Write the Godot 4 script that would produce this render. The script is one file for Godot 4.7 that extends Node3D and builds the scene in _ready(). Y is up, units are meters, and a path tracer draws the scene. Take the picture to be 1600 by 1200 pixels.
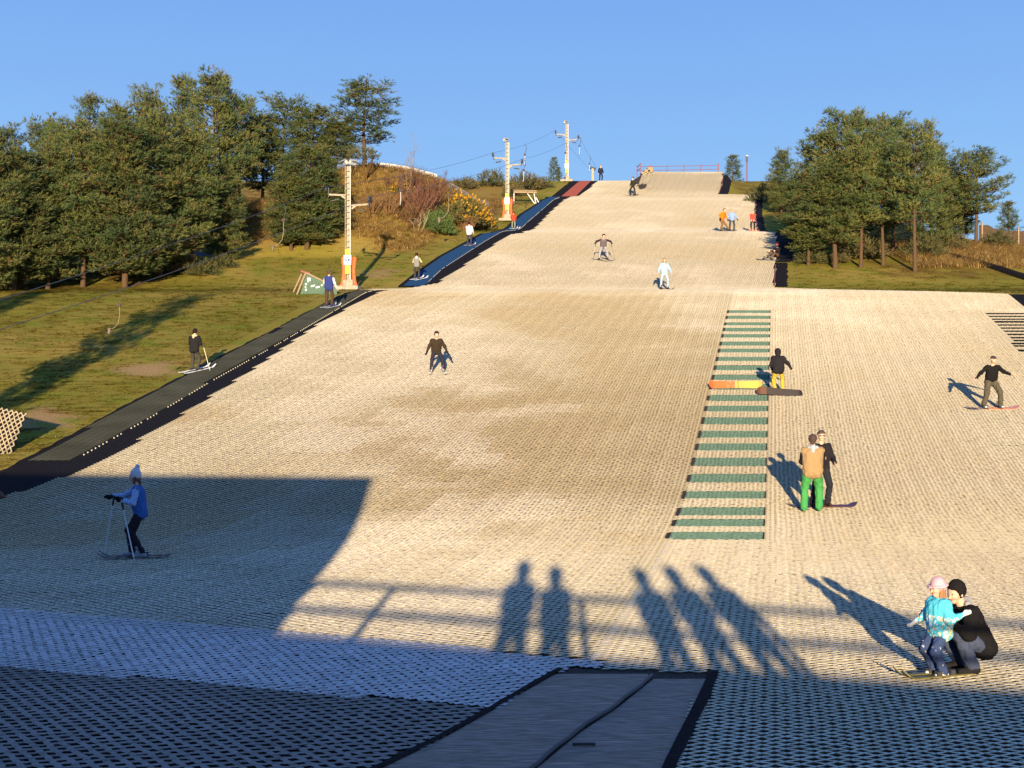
extends Node3D
# Dry ski slope on a low-sun winter day: bristle matting, drag lift, pines, skiers. Metres, y up, the slope rises towards -z.
# "d" below is the distance north of the viewing deck (world z = -d).

const PD := [-80.0, 22.0, 25.0, 28.0, 31.0, 34.0, 40.0, 64.0, 66.5, 68.5, 70.0, 90.0, 93.0, 95.5, 113.0, 115.5, 128.0, 131.0, 136.0, 150.0, 300.0, 900.0]
const PY := [0.0, 0.0, 0.05, 0.25, 0.66, 1.22, 2.5, 7.7, 8.0, 8.25, 8.62, 13.85, 14.25, 14.7, 19.42, 19.85, 23.5, 23.75, 23.6, 22.0, 10.0, -20.0]
const LD := [60.0, 70.0, 80.0, 90.0, 100.0, 116.0, 128.0, 140.0]
const LX := [-7.4, -5.6, -3.6, -1.4, 0.9, 3.4, 5.8, 8.0]
# side edges of the matting: distance, x
const ED_L := [2.0, 28.4, 29.7, 33.0, 39.4, 45.6, 55.0, 63.0, 65.9, 66.5, 66.6, 67.7, 67.8, 69.5, 70.0, 72.7, 77.0, 81.2, 86.4, 88.5, 89.2, 97.2, 104.7, 116.6, 117.4, 128.0, 140.0]
const EX_L := [-14.0, -12.3, -11.87, -10.73, -9.84, -9.13, -8.26, -6.9, -6.42, -6.4, -7.7, -7.4, -5.8, -4.6, -4.1, -3.56, -2.58, -1.75, -0.65, -0.13, 0.7, 1.94, 3.14, 5.3, 6.25, 8.7, 11.0]
const ED_R := [2.0, 63.6, 68.5, 69.0, 76.9, 77.0, 82.8, 90.0, 90.4, 104.7, 118.0, 118.3, 125.1, 140.0]
const EX_R := [12.9, 24.56, 14.1, 14.1, 15.8, 15.9, 17.2, 18.5, 17.4, 19.84, 22.5, 19.05, 20.6, 23.0]
const SHEAR := 0.2057

var rng := RandomNumberGenerator.new()
var n1 := FastNoiseLite.new()
var n2 := FastNoiseLite.new()
var M := {}
var used := {}
var hand_open: Array
var hand_grip: Array

# ---------------------------------------------------------------- terrain
func interp(x: float, xs: Array, ys: Array) -> float:
	var n := xs.size()
	if x <= xs[0]:
		return ys[0]
	for i in range(1, n):
		if x <= xs[i]:
			return lerpf(ys[i - 1], ys[i], (x - xs[i - 1]) / (xs[i] - xs[i - 1]))
	return ys[n - 1]

func ss(a: float, b: float, x: float) -> float:
	var t := clampf((x - a) / (b - a), 0.0, 1.0)
	return t * t * (3.0 - 2.0 * t)

func prof(d: float) -> float:
	return (interp(d - 1.0, PD, PY) + 2.0 * interp(d, PD, PY) + interp(d + 1.0, PD, PY)) / 4.0

func H(x: float, d: float) -> float:
	var h := prof(d)
	var cap := 30.0 + (12.0 - 30.0) * ss(20.0, 31.0, x - 0.08 * (d - 66.0))
	if h > cap:
		h = cap + (h - cap) * 0.05
	if d > 79.0 and x < 8.0:
		var o := x - interp(d, LD, LX)
		var mw := ss(-1.6, -5.5, o) * ss(-23.0, -11.0, x)
		var d0 := 79.0 + 8.5 * ss(-11.0, -2.5, x)
		if d > d0 and mw > 0.0:
			var md := minf(prof(d0) + (d - d0) * 0.62, 18.45 + 0.3 * sin(x * 0.5)) - maxf(0.0, d - 118.0) * 0.3
			if md > h:
				h += (md - h) * mw
	h += 0.95 * ss(119.0, 130.5, d) * ss(12.4, 13.2, x) * ss(21.8, 21.2, x)
	return h

func V(x: float, d: float, lift := 0.0) -> Vector3:
	return Vector3(x, H(x, d) + lift, -d)

func nrm(x: float, d: float) -> Vector3:
	var e := 0.15
	return Vector3(-(H(x + e, d) - H(x - e, d)) / (2 * e), 1.0, (H(x, d + e) - H(x, d - e)) / (2 * e)).normalized()

# ---------------------------------------------------------------- bookkeeping
func numbered(called: String) -> String:
	var n: int = used.get(called, -1) + 1
	used[called] = n
	return called if n == 0 else "%s_%03d" % [called, n]

func tag(o: Node, label: String, category := "", group := "", kind := "") -> Node:
	if label:
		o.set_meta("label", label)
	if category:
		o.set_meta("category", category)
	if group:
		o.set_meta("group", group)
	if kind:
		o.set_meta("kind", kind)
	return o

func thing(called: String, label: String, category: String, at := Vector3.ZERO, turn := 0.0, group := "") -> Node3D:
	var o := Node3D.new()
	o.name = numbered(called)
	add_child(o)
	o.position = at
	o.rotation.y = turn
	tag(o, label, category, group)
	return o

func obj(called: String, mesh: Mesh, m: Material, parent: Node = null) -> MeshInstance3D:
	var o := MeshInstance3D.new()
	o.mesh = mesh
	if m:
		o.material_override = m
	if parent == null or parent == self:
		o.name = numbered(called)
		add_child(o)
	else:
		o.name = called
		parent.add_child(o, true)
	return o

# ---------------------------------------------------------------- materials
func ramp_noise(freq: float, oct: int, stops: Array, sd: int, size := 512, kind := FastNoiseLite.TYPE_SIMPLEX_SMOOTH) -> NoiseTexture2D:
	var n := FastNoiseLite.new()
	n.noise_type = kind
	n.seed = sd
	n.frequency = freq
	n.fractal_octaves = oct
	var t := NoiseTexture2D.new()
	t.width = size
	t.height = size
	t.seamless = true
	t.noise = n
	var g := Gradient.new()
	var offs := PackedFloat32Array()
	var cols := PackedColorArray()
	for s in stops:
		offs.append(s[0])
		cols.append(s[1])
	g.offsets = offs
	g.colors = cols
	t.color_ramp = g
	return t

func lin(r: float, g: float, b: float) -> Color:
	return Color(r, g, b).linear_to_srgb()

func mat(c: Color, rough := 0.9, vc := false, metal := 0.0) -> StandardMaterial3D:
	var m := StandardMaterial3D.new()
	m.albedo_color = c.linear_to_srgb()
	m.roughness = rough
	m.metallic = metal
	m.vertex_color_use_as_albedo = vc
	m.metallic_specular = 0.15 if rough > 0.8 else 0.5
	m.cull_mode = BaseMaterial3D.CULL_DISABLED
	return m

func tri(m: StandardMaterial3D, t: Texture2D, sc: float, world := true) -> StandardMaterial3D:
	m.albedo_texture = t
	m.uv1_triplanar = true
	m.uv1_world_triplanar = world
	m.uv1_scale = Vector3.ONE * sc
	return m

func g3(v: float) -> Color:
	return Color(v, v, v)

func make_materials() -> void:
	var soft := ramp_noise(0.02, 4, [[0.0, g3(0.72)], [0.5, g3(0.9)], [1.0, g3(1.0)]], 3)
	var cloth_t := ramp_noise(0.06, 3, [[0.0, g3(0.8)], [1.0, g3(1.0)]], 4, 256)
	M.cloth_t = cloth_t
	var grass_t := ramp_noise(0.03, 5, [[0.0, Color(0.55, 0.58, 0.45)], [0.45, Color(0.82, 0.82, 0.72)], [1.0, Color(1.0, 0.97, 0.88)]], 5, 1024)
	M.ground = tri(mat(Color.WHITE, 1.0, true), grass_t, 0.35)
	M.bristle = mat(Color.WHITE, 0.85, true)
	M.base = tri(mat(Color(0.11, 0.085, 0.066), 0.95), ramp_noise(0.05, 5, [[0.0, g3(0.4)], [0.5, g3(0.75)], [1.0, g3(1.0)]], 21), 0.9)
	M.rubber = tri(mat(Color(0.015, 0.0135, 0.015), 0.9), soft, 0.7)
	M.blue = tri(mat(Color(0.022, 0.072, 0.16), 0.95), soft, 0.9)
	M.red_carpet = tri(mat(Color(0.42, 0.11, 0.07), 0.95), soft, 0.9)
	M.sheet = tri(mat(Color(0.44, 0.36, 0.29), 0.75), ramp_noise(0.012, 5, [[0.0, Color(0.45, 0.42, 0.4)], [0.4, Color(0.8, 0.77, 0.74)], [0.52, Color(0.6, 0.53, 0.48)], [1.0, Color(1.0, 0.95, 0.9)]], 9, 1024), 0.45)
	M.sheet.uv1_scale = Vector3(0.09, 0.5, 0.75)
	M.conc = tri(mat(Color(0.40, 0.345, 0.26), 0.9), soft, 0.6)
	M.steel = mat(Color(0.42, 0.42, 0.41), 0.5, false, 0.3)
	M.dark = mat(Color(0.03, 0.03, 0.035), 0.6)
	M.white = tri(mat(Color(0.8, 0.79, 0.76), 0.6), soft, 0.4)
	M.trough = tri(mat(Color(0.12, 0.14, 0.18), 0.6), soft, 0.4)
	M.yellow = mat(Color(0.78, 0.42, 0.03), 0.6)
	M.orange = tri(mat(Color(0.80, 0.14, 0.03), 0.7), soft, 0.5)
	M.green_board = tri(mat(Color(0.055, 0.12, 0.075), 0.7), soft, 0.5)
	M.blue_ink = mat(Color(0.02, 0.07, 0.28), 0.6)
	M.wood = tri(mat(Color(0.46, 0.35, 0.22), 0.9), ramp_noise(0.05, 4, [[0.0, g3(0.55)], [1.0, g3(1.0)]], 12), 0.8)
	M.fence_wood = tri(mat(Color(0.10, 0.065, 0.045), 0.95), soft, 0.8)
	M.red_paint = mat(Color(0.19, 0.05, 0.04), 0.7)
	M.bark = tri(mat(Color(0.17, 0.105, 0.062), 1.0, true), ramp_noise(0.05, 4, [[0.0, g3(0.45)], [1.0, g3(1.0)]], 14), 1.2, false)
	M.needle = mat(Color.WHITE, 0.75, true)
	M.needle.backlight_enabled = true
	M.needle.backlight = Color(0.3, 0.3, 0.3)
	M.leaf = M.needle
	M.grass = mat(Color.WHITE, 0.9, true)
	M.grass.backlight_enabled = true
	M.grass.backlight = Color(0.25, 0.25, 0.25)
	M.skin = mat(Color(0.58, 0.33, 0.22), 0.6)
	M.cable = mat(Color(0.10, 0.10, 0.11), 0.5, false, 0.4)
	M.glass = mat(Color(0.35, 0.37, 0.4), 0.12)
	M.wall = tri(mat(Color(0.32, 0.22, 0.14), 0.9), soft, 0.6)

var cloth_cache := {}
func cloth(c: Color, vc := false) -> StandardMaterial3D:
	var k := str(c) + str(vc)
	if not cloth_cache.has(k):
		cloth_cache[k] = tri(mat(c, 0.9, vc), M.cloth_t, 3.0, false)
	return cloth_cache[k]

# ---------------------------------------------------------------- mesh helpers
func st_new() -> SurfaceTool:
	var st := SurfaceTool.new()
	st.begin(Mesh.PRIMITIVE_TRIANGLES)
	return st

func quad(st: SurfaceTool, a: Vector3, b: Vector3, c: Vector3, d: Vector3) -> void:
	for p in [a, b, c, a, c, d]:
		st.add_vertex(p)

func done(st: SurfaceTool) -> ArrayMesh:
	st.generate_normals()
	return st.commit()

# box with chamfered edges: centre, size, basis
func bx(st: SurfaceTool, c: Vector3, s: Vector3, b := Basis.IDENTITY, ch := 0.0) -> void:
	st.set_smooth_group(-1)
	var h := s * 0.5
	var k := ch if ch > 0.0 else minf(minf(s.x, s.y), s.z) * 0.12
	var rings := []
	for lv in [[-h.y, k], [-h.y + k, 0.0], [h.y - k, 0.0], [h.y, k]]:
		var i: float = lv[1]
		var y: float = lv[0]
		var r := []
		for q in [[h.x - i - k, h.z - i], [h.x - i, h.z - i - k], [h.x - i, -h.z + i + k], [h.x - i - k, -h.z + i], [-h.x + i + k, -h.z + i], [-h.x + i, -h.z + i + k], [-h.x + i, h.z - i - k], [-h.x + i + k, h.z - i]]:
			r.append(c + b * Vector3(q[0], y, q[1]))
		rings.append(r)
	for j in 3:
		for i in 8:
			var i2 := (i + 1) % 8
			quad(st, rings[j][i], rings[j][i2], rings[j + 1][i2], rings[j + 1][i])
	for i in range(1, 7):
		for t in [[rings[3][0], rings[3][i], rings[3][i + 1]], [rings[0][0], rings[0][i + 1], rings[0][i]]]:
			for p in t:
				st.add_vertex(p)

func box_mesh(s: Vector3, ch := 0.0) -> ArrayMesh:
	var st := st_new()
	bx(st, Vector3.ZERO, s, Basis.IDENTITY, ch)
	return done(st)

# tapered tube along points with radii
func tube(st: SurfaceTool, pts: Array, radii: Array, sides := 6, col = null) -> void:
	st.set_smooth_group(0)
	var rings := []
	var side := Vector3.RIGHT
	for i in pts.size():
		var t: Vector3 = (pts[mini(i + 1, pts.size() - 1)] - pts[maxi(i - 1, 0)]).normalized()
		side = (side - t * side.dot(t))
		if side.length() < 0.05:
			side = t.cross(Vector3(0.3, 0.2, 0.9))
		side = side.normalized()
		var up := t.cross(side)
		var r := []
		for k in sides:
			var a := TAU * k / sides
			r.append(pts[i] + (side * cos(a) + up * sin(a)) * float(radii[mini(i, radii.size() - 1)]))
		rings.append(r)
	if col != null:
		st.set_color(col)
	for i in rings.size() - 1:
		for k in sides:
			var k2 := (k + 1) % sides
			quad(st, rings[i][k], rings[i][k2], rings[i + 1][k2], rings[i + 1][k])
	st.set_smooth_group(-1)
	for e in [[rings[0], 1], [rings[rings.size() - 1], -1]]:
		for k in range(1, sides - 1):
			for p in ([e[0][0], e[0][k], e[0][k + 1]] if e[1] < 0 else [e[0][0], e[0][k + 1], e[0][k]]):
				st.add_vertex(p)

func tube_obj(called: String, pts: Array, r: float, m: Material, parent: Node, sides := 6) -> MeshInstance3D:
	var st := st_new()
	tube(st, pts, [r], sides)
	return obj(called, done(st), m, parent)

# flat outline (x,z) extruded downwards by t
func slab(pts: PackedVector2Array, t: float) -> ArrayMesh:
	var st := st_new()
	st.set_smooth_group(-1)
	var ix := Geometry2D.triangulate_polygon(pts)
	for i in ix:
		st.add_vertex(Vector3(pts[i].x, 0, pts[i].y))
	for i in range(0, ix.size(), 3):
		for j in [ix[i], ix[i + 2], ix[i + 1]]:
			st.add_vertex(Vector3(pts[j].x, -t, pts[j].y))
	for i in pts.size():
		var a := pts[i]
		var b := pts[(i + 1) % pts.size()]
		quad(st, Vector3(a.x, 0, a.y), Vector3(b.x, 0, b.y), Vector3(b.x, -t, b.y), Vector3(a.x, -t, a.y))
	return done(st)

# ribbon laid on the ground between two edge polylines (arrays of [d, x])
func ribbon(left: Callable, right: Callable, d0: float, d1: float, lift: float, step := 0.4, across := 3) -> ArrayMesh:
	var st := st_new()
	st.set_smooth_group(0)
	var n := int(ceil((d1 - d0) / step))
	var prev := []
	for i in n + 1:
		var d := d0 + (d1 - d0) * i / n
		var row := []
		var a: float = left.call(d)
		var b: float = right.call(d)
		for k in across + 1:
			row.append(V(lerpf(a, b, float(k) / across), d, lift))
		if i > 0:
			for k in across:
				quad(st, prev[k], prev[k + 1], row[k + 1], row[k])
		prev = row
	st.index()
	return done(st)

# ---------------------------------------------------------------- setting
func mat_left(d: float) -> float:
	return interp(d, ED_L, EX_L)

func mat_right(d: float) -> float:
	return interp(d, ED_R, EX_R)

func build_ground() -> void:
	var xs := []
	var ds := []
	var x := -900.0
	while x < 900.0:
		xs.append(x)
		x += 0.6 if absf(x + 1.0) < 42.0 else (3.0 if absf(x) < 90.0 else 60.0)
	var d := -300.0
	while d < 900.0:
		ds.append(d)
		d += 0.5 if d > 26.0 and d < 137.0 else (2.0 if d > -20 and d < 170.0 else 40.0)
	var nx := xs.size()
	var verts := PackedVector3Array()
	var cols := PackedColorArray()
	var idx := PackedInt32Array()
	for dd: float in ds:
		for xx: float in xs:
			var p := V(xx, dd)
			var a := n1.get_noise_2d(xx * 1.2, dd * 1.2)
			var b := n2.get_noise_2d(xx * 3.0, dd * 3.0)
			var onmat := xx > mat_left(dd) - 2.5 and xx < mat_right(dd) + 1.5 and dd < 133.0
			if not onmat:
				p.y += 0.06 * a + 0.012 * b
			else:
				p.y -= 0.02
			verts.append(p)
			var c := Color(0.28, 0.235, 0.052)
			c = c.lerp(Color(0.38, 0.285, 0.085), clampf(0.25 + a * 1.5, 0.0, 1.0))
			c = c.lerp(Color(0.20, 0.235, 0.036), clampf(-0.05 + b * 1.7, 0.0, 1.0))
			# tawny rough grass on the mound and the bank below the trees
			var rough := ss(79.0, 82.0, dd) * ss(-1.0, -4.0, xx - interp(dd, LD, LX)) * (1.0 if dd < 125.0 else 0.0)
			rough = maxf(rough, ss(26.0, 30.0, xx) * ss(76.0, 79.0, dd))
			c = c.lerp(Color(0.33, 0.205, 0.075), rough * clampf(0.75 + b, 0.0, 1.0))
			# needle litter under the pines
			var lit := maxf(ss(-17.5, -20.0, xx + 0.35 * (dd - 66.0) * 0.2) * ss(66.0, 69.0, dd), ss(20.5, 22.0, xx) * ss(71.0, 72.5, dd) * ss(31.0, 27.0, xx))
			c = c.lerp(Color(0.17, 0.088, 0.035), clampf(lit * (0.4 + b * 1.5), 0.0, 0.8))
			# bare sandy scrapes
			for s in [[-12.8, 45.3, 1.15, 0.9], [-13.9, 37.9, 0.8, 1.1], [-14.6, 39.6, 0.35, 0.8], [-7.5, 73.2, 0.75, 1.3], [-9.6, 67.0, 0.6, 0.5]]:
				var q := Vector2((xx - s[0]) / s[2], (dd - s[1]) / s[3]).length() + b * 0.7 + 0.9 * n2.get_noise_2d(xx * 9.0, dd * 9.0)
				c = c.lerp(Color(0.40, 0.27, 0.16), ss(1.15, 0.75, q))
			cols.append(c)
	for j in ds.size() - 1:
		for i in nx - 1:
			var k := j * nx + i
			idx.append_array(PackedInt32Array([k, k + nx, k + 1, k + 1, k + nx, k + nx + 1]))
	var arr := []
	arr.resize(Mesh.ARRAY_MAX)
	arr[Mesh.ARRAY_VERTEX] = verts
	arr[Mesh.ARRAY_COLOR] = cols
	arr[Mesh.ARRAY_INDEX] = idx
	arr[Mesh.ARRAY_NORMAL] = face_normals(verts, idx)
	var am := ArrayMesh.new()
	am.add_surface_from_arrays(Mesh.PRIMITIVE_TRIANGLES, arr)
	tag(obj("ground", am, M.ground), "sunlit olive grass hillside on both sides of the ski slope", "hillside", "", "structure")

func face_normals(v: PackedVector3Array, idx: PackedInt32Array) -> PackedVector3Array:
	var n := PackedVector3Array()
	n.resize(v.size())
	for i in range(0, idx.size(), 3):
		var a := idx[i]
		var b := idx[i + 1]
		var c := idx[i + 2]
		var f := (v[c] - v[a]).cross(v[b] - v[a])
		n[a] += f
		n[b] += f
		n[c] += f
	for i in n.size():
		n[i] = n[i].normalized()
	return n

# one triangle wound so that its front agrees with the shading normal n
func face3(vs: PackedVector3Array, ns: PackedVector3Array, cs: PackedColorArray, a: Vector3, b: Vector3, c: Vector3, n: Vector3, col: Color) -> void:
	vs.append(a)
	if (c - a).cross(b - a).dot(n) >= 0.0:
		vs.append(b)
		vs.append(c)
	else:
		vs.append(c)
		vs.append(b)
	for i in 3:
		ns.append(n)
		cs.append(col)

# one bristle rib between two points of the net: flared brush with a rounded crown
func rib(vs: PackedVector3Array, ns: PackedVector3Array, cs: PackedColorArray, a: Vector3, b: Vector3, wide: float, tall: float, c: Color) -> void:
	var t := (b - a).normalized()
	var s := Vector3(-t.z, 0, t.x)
	var sec := [[-0.5, 0.0], [-1.0, 0.72], [0.0, 1.0], [1.0, 0.72], [0.5, 0.0]]
	for i in 4:
		var p: Array = sec[i]
		var q: Array = sec[i + 1]
		var o := s * float(p[0]) * wide + Vector3.UP * float(p[1]) * tall
		var r := s * float(q[0]) * wide + Vector3.UP * float(q[1]) * tall
		var f := t.cross(r - o).normalized()
		if f.dot(s * (float(p[0]) + float(q[0])) + Vector3.UP * 0.4) < 0.0:
			f = -f
		face3(vs, ns, cs, a + o, b + o, b + r, f, c)
		face3(vs, ns, cs, a + o, b + r, a + r, f, c)

# a net of diamonds: nu x nv cells of A x B; local +x across, local -z uphill, origin at the middle
func net_mesh(nu: int, nv: int, A: float, B: float, wide: float, tall: float, sd: int, jit := 0.09) -> ArrayMesh:
	var r := RandomNumberGenerator.new()
	r.seed = sd
	var vs := PackedVector3Array()
	var ns := PackedVector3Array()
	var cs := PackedColorArray()
	var off := Vector3(-nu * A / 2, 0, nv * B / 2)
	for i in nu:
		for j in nv:
			var mid := Vector3((i + 0.5) * A, 0, -(j + 0.5) * B) + off
			mid += Vector3(r.randf_range(-jit, jit) * A, 0, r.randf_range(-jit, jit) * B)
			for q in [[0, 0], [1, 0], [0, 1], [1, 1]]:
				var k := Vector3((i + q[0]) * A, 0, -(j + q[1]) * B) + off
				var br := r.randf_range(0.8, 1.08)
				# each rib is three brushes of uneven height and lean
				var sd3 := (k - mid).cross(Vector3.UP).normalized()
				for g in 3:
					var o := sd3 * r.randf_range(-0.004, 0.004)
					var bb := br * r.randf_range(0.86, 1.1)
					rib(vs, ns, cs, mid.lerp(k, g / 3.0) + o, mid.lerp(k, (g + 1) / 3.0 + 0.02) + o, wide * r.randf_range(0.82, 1.14), tall * r.randf_range(0.82, 1.14), Color(bb, bb * r.randf_range(0.96, 1.0), bb * r.randf_range(0.9, 1.0)))
	var arr := []
	arr.resize(Mesh.ARRAY_MAX)
	arr[Mesh.ARRAY_VERTEX] = vs
	arr[Mesh.ARRAY_NORMAL] = ns
	arr[Mesh.ARRAY_COLOR] = cs
	var am := ArrayMesh.new()
	am.add_surface_from_arrays(Mesh.PRIMITIVE_TRIANGLES, arr)
	return am

# transform that lays a net tile on the slope at (x, d); shear follows the fall line
func lay(x: float, d: float, lift: float, shear: float, tilt := 0.0) -> Transform3D:
	var e := 0.4
	var hx := (H(x + e, d - tilt * e) - H(x - e, d + tilt * e)) / (2 * e)
	var hd := (H(x + shear * e, d + e) - H(x - shear * e, d - e)) / (2 * e)
	var bxv := Vector3(1, hx, tilt)
	var bz := Vector3(-shear, -hd, 1)
	return Transform3D(Basis(bxv, bz.cross(bxv).normalized(), bz), V(x, d, lift))

func panel_l(d: float) -> float:
	return interp(d, [6.0, 10.5, 11.25, 12.23, 13.12, 14.1], [-3.4, -1.05, -0.67, -0.24, 0.13, 0.56])

func panel_r(d: float) -> float:
	return interp(d, [6.0, 10.5, 11.25, 12.35, 13.76], [0.2, 1.26, 1.46, 1.76, 2.13])

# which matting lies at (x, d): "" none, else the name of a laying
func zone(x: float, d: float) -> String:
	if d > 128.4 and not (x > 13.3 and x < 21.1 and d < 131.8):
		return ""
	if x < mat_left(d) or x > mat_right(d):
		return ""
	if d < 14.12 and x > panel_l(d) and x < panel_r(d) + 0.03 and d < 14.15 - 0.2 * (x - 0.56):
		return ""
	# strips of other colours are set into the mat
	var gl := 3.08 + SHEAR * (d - 25.14)
	if x > gl - 0.02 and x < gl + 1.83 and d > 24.9 and d < 58.6:
		for g in GREEN:
			if absf(d - g) < GREEN_HALF:
				return ""
	var bl := 19.35 + 0.218 * (d - 48.74)
	if x > bl:
		for g in BLACK:
			if absf(d - g) < 0.2:
				return ""
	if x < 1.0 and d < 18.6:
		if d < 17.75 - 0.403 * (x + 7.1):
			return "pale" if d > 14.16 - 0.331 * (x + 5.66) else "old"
	if d > 67.0:
		return "up"
	if x < 3.08 + SHEAR * (d - 25.14):
		return "left"
	return "right"

const GREEN := [57.99, 56.41, 54.75, 53.34, 51.86, 50.18, 48.74, 47.13, 45.52, 43.91, 42.41, 40.83, 39.36, 37.82, 36.25, 34.87, 33.34, 31.68, 30.01, 28.31, 27.05, 25.58]
const GREEN_HALF := 0.42
const BLACK := [57.45, 56.65, 55.9, 55.24, 54.43, 53.65, 52.95, 52.2, 51.48, 50.86, 50.23, 49.64, 48.74]

func mat_colour(z: String, x: float, d: float) -> Color:
	var a := n1.get_noise_2d(x * 1.1 + 40.0, d * 0.7)
	var b := n2.get_noise_2d(x * 1.6, d * 1.6 + 90.0)
	var c := Color(0.61, 0.535, 0.375)
	if z == "pale":
		return Color(0.54, 0.49, 0.46) * (1.0 + 0.10 * b)
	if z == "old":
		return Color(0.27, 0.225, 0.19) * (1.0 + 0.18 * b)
	if z == "right":
		c = Color(0.615, 0.54, 0.385)
	if z == "up":
		c = Color(0.58, 0.51, 0.37)
	# rust-brown worn patches, mostly in the middle of the lower slope
	var worn := ss(0.05, 0.45, a + b * 0.35) * (0.5 if z == "left" else 0.22)
	if z == "left":
		worn = maxf(worn, 0.6 * ss(1.45, 0.3, Vector2((x - 0.5 - 0.15 * (d - 36.0)) / 5.5, (d - 36.0) / 9.0).length() + b * 0.5))
		worn = maxf(worn, 0.45 * ss(1.4, 0.4, Vector2((x - 5.2) / 3.0, (d - 52.0) / 9.0).length() + b * 0.5))
	c = c.lerp(Color(0.42, 0.30, 0.14), clampf(worn, 0.0, 0.6))
	c = c.lerp(Color(0.70, 0.62, 0.48), ss(0.15, 0.5, -a + b * 0.4) * 0.6)
	return c * (1.0 + 0.08 * b)

func build_matting() -> void:
	# kinds: cells, frame
	var L := {
		"right": {"A": 0.21, "B": 0.125, "nu": 3, "nv": 4, "w": 0.0142, "t": 0.014, "shear": SHEAR, "tilt": 0.0},
		"left": {"A": 0.2, "B": 0.145, "nu": 3, "nv": 4, "w": 0.0152, "t": 0.0145, "shear": SHEAR, "tilt": 0.0},
		"up": {"A": 0.21, "B": 0.16, "nu": 3, "nv": 3, "w": 0.0165, "t": 0.016, "shear": 0.26, "tilt": 0.0},
		"pale": {"A": 0.15, "B": 0.16, "nu": 4, "nv": 4, "w": 0.035, "t": 0.016, "shear": 0.32, "tilt": 0.40},
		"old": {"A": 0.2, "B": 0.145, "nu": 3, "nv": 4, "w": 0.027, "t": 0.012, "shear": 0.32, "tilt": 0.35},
	}
	var base := obj("ski_slope", ribbon(mat_left, mat_right, 3.0, 132.0, 0.012, 0.4, 14), M.base)
	tag(base, "dark underlay of the dry ski slope beneath the bristle matting", "ski slope", "", "structure")
	var words := {
		"right": "cream bristle matting of flat diamonds on the lower slope's right side",
		"left": "cream and rust-stained bristle matting on the lower slope's left side",
		"up": "pale cream bristle matting of the upper slope above the break",
		"pale": "whitish dense bristle matting band in the shaded left foreground",
		"old": "grey worn bristle matting in the bottom left corner",
	}
	for z: String in L:
		var k: Dictionary = L[z]
		var tw: float = k.A * k.nu
		var tl: float = k.B * k.nv
		var full := []
		var cells := []
		for j in range(int(3.0 / tl), int(133.0 / tl)):
			for i in range(-160, 160):
				var d0: float = (j + 0.5) * tl
				var u0: float = (i + 0.5) * tw
				var q := place(u0, d0, k)
				if q.y < 7.0 or q.y > 133.0 or absf(q.x) > 0.4 * q.y + 4.5:
					continue
				var inside := 0
				for s in [[-0.5, -0.5], [0.5, -0.5], [-0.5, 0.5], [0.5, 0.5], [0, 0]]:
					var c := place(u0 + s[0] * tw, d0 + s[1] * tl, k)
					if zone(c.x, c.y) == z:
						inside += 1
				# mats that straddle a coloured strip are laid cell by cell
				if inside == 5:
					var mixed := false
					for s in 5:
						var c := place(u0 + 0.4 * tw, d0 + (s - 2) * 0.25 * tl, k)
						var c2 := place(u0 - 0.4 * tw, d0 + (s - 2) * 0.25 * tl, k)
						if zone(c.x, c.y) != z or zone(c2.x, c2.y) != z:
							mixed = true
					if not mixed:
						full.append([q.x, q.y])
						continue
				if inside > 0 or (q.x > mat_left(q.y) - 1.5 and q.x < mat_right(q.y) + 1.5):
					for a in k.nu:
						for b in k.nv:
							var c := place(u0 + (a + 0.5 - k.nu * 0.5) * k.A, d0 + (b + 0.5 - k.nv * 0.5) * k.B, k)
							if zone(c.x, c.y) == z:
								cells.append([c.x, c.y])
		var root := thing(z_name(z), words[z], "ski matting")
		root.set_meta("kind", "stuff")
		var buckets := [[], [], [], cells]
		for f in full:
			buckets[rng.randi() % 3].append(f)
		for v in 4:
			if buckets[v].is_empty():
				continue
			var mm := MultiMesh.new()
			mm.transform_format = MultiMesh.TRANSFORM_3D
			mm.use_colors = true
			mm.mesh = net_mesh(k.nu, k.nv, k.A, k.B, k.w, k.t, 100 + v) if v < 3 else net_mesh(1, 1, k.A, k.B, k.w, k.t, 7)
			mm.instance_count = buckets[v].size()
			for n in buckets[v].size():
				var p: Array = buckets[v][n]
				var jl := rng.randf_range(0.0, 0.006)
				var tf := lay(p[0], p[1], 0.02 + jl, k.shear + rng.randf_range(-0.02, 0.02), k.tilt)
				if v < 3:
					tf.basis = tf.basis * Basis(Vector3.UP, rng.randf_range(-0.009, 0.009))
					tf.origin += tf.basis.x * rng.randf_range(-0.012, 0.012) + tf.basis.z * rng.randf_range(-0.005, 0.005)
				mm.set_instance_transform(n, tf)
				mm.set_instance_color(n, mat_colour(z, p[0], p[1]))
			var mi := MultiMeshInstance3D.new()
			mi.name = "bristle_net" if v < 3 else "bristle_edge"
			mi.multimesh = mm
			mi.material_override = M.bristle
			mi.set_meta("kind", "stuff")
			root.add_child(mi, true)
	# strips of green and black matting set in across the slope
	var gm := net_mesh(9, 7, 0.2033, 0.12, 0.0165, 0.015, 55)
	var gc: StandardMaterial3D = mat(Color(0.15, 0.25, 0.18), 0.85, true)
	for g: float in GREEN:
		var xc := 3.08 + SHEAR * (g - 25.14) + 0.915
		var o := obj("green_mat_strip", gm, gc, base)
		o.transform = lay(xc, g, 0.02, SHEAR)
	var bm := net_mesh(34, 3, 0.2, 0.12, 0.02, 0.016, 56)
	var bc: StandardMaterial3D = mat(Color(0.02, 0.02, 0.022), 0.85, true)
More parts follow.
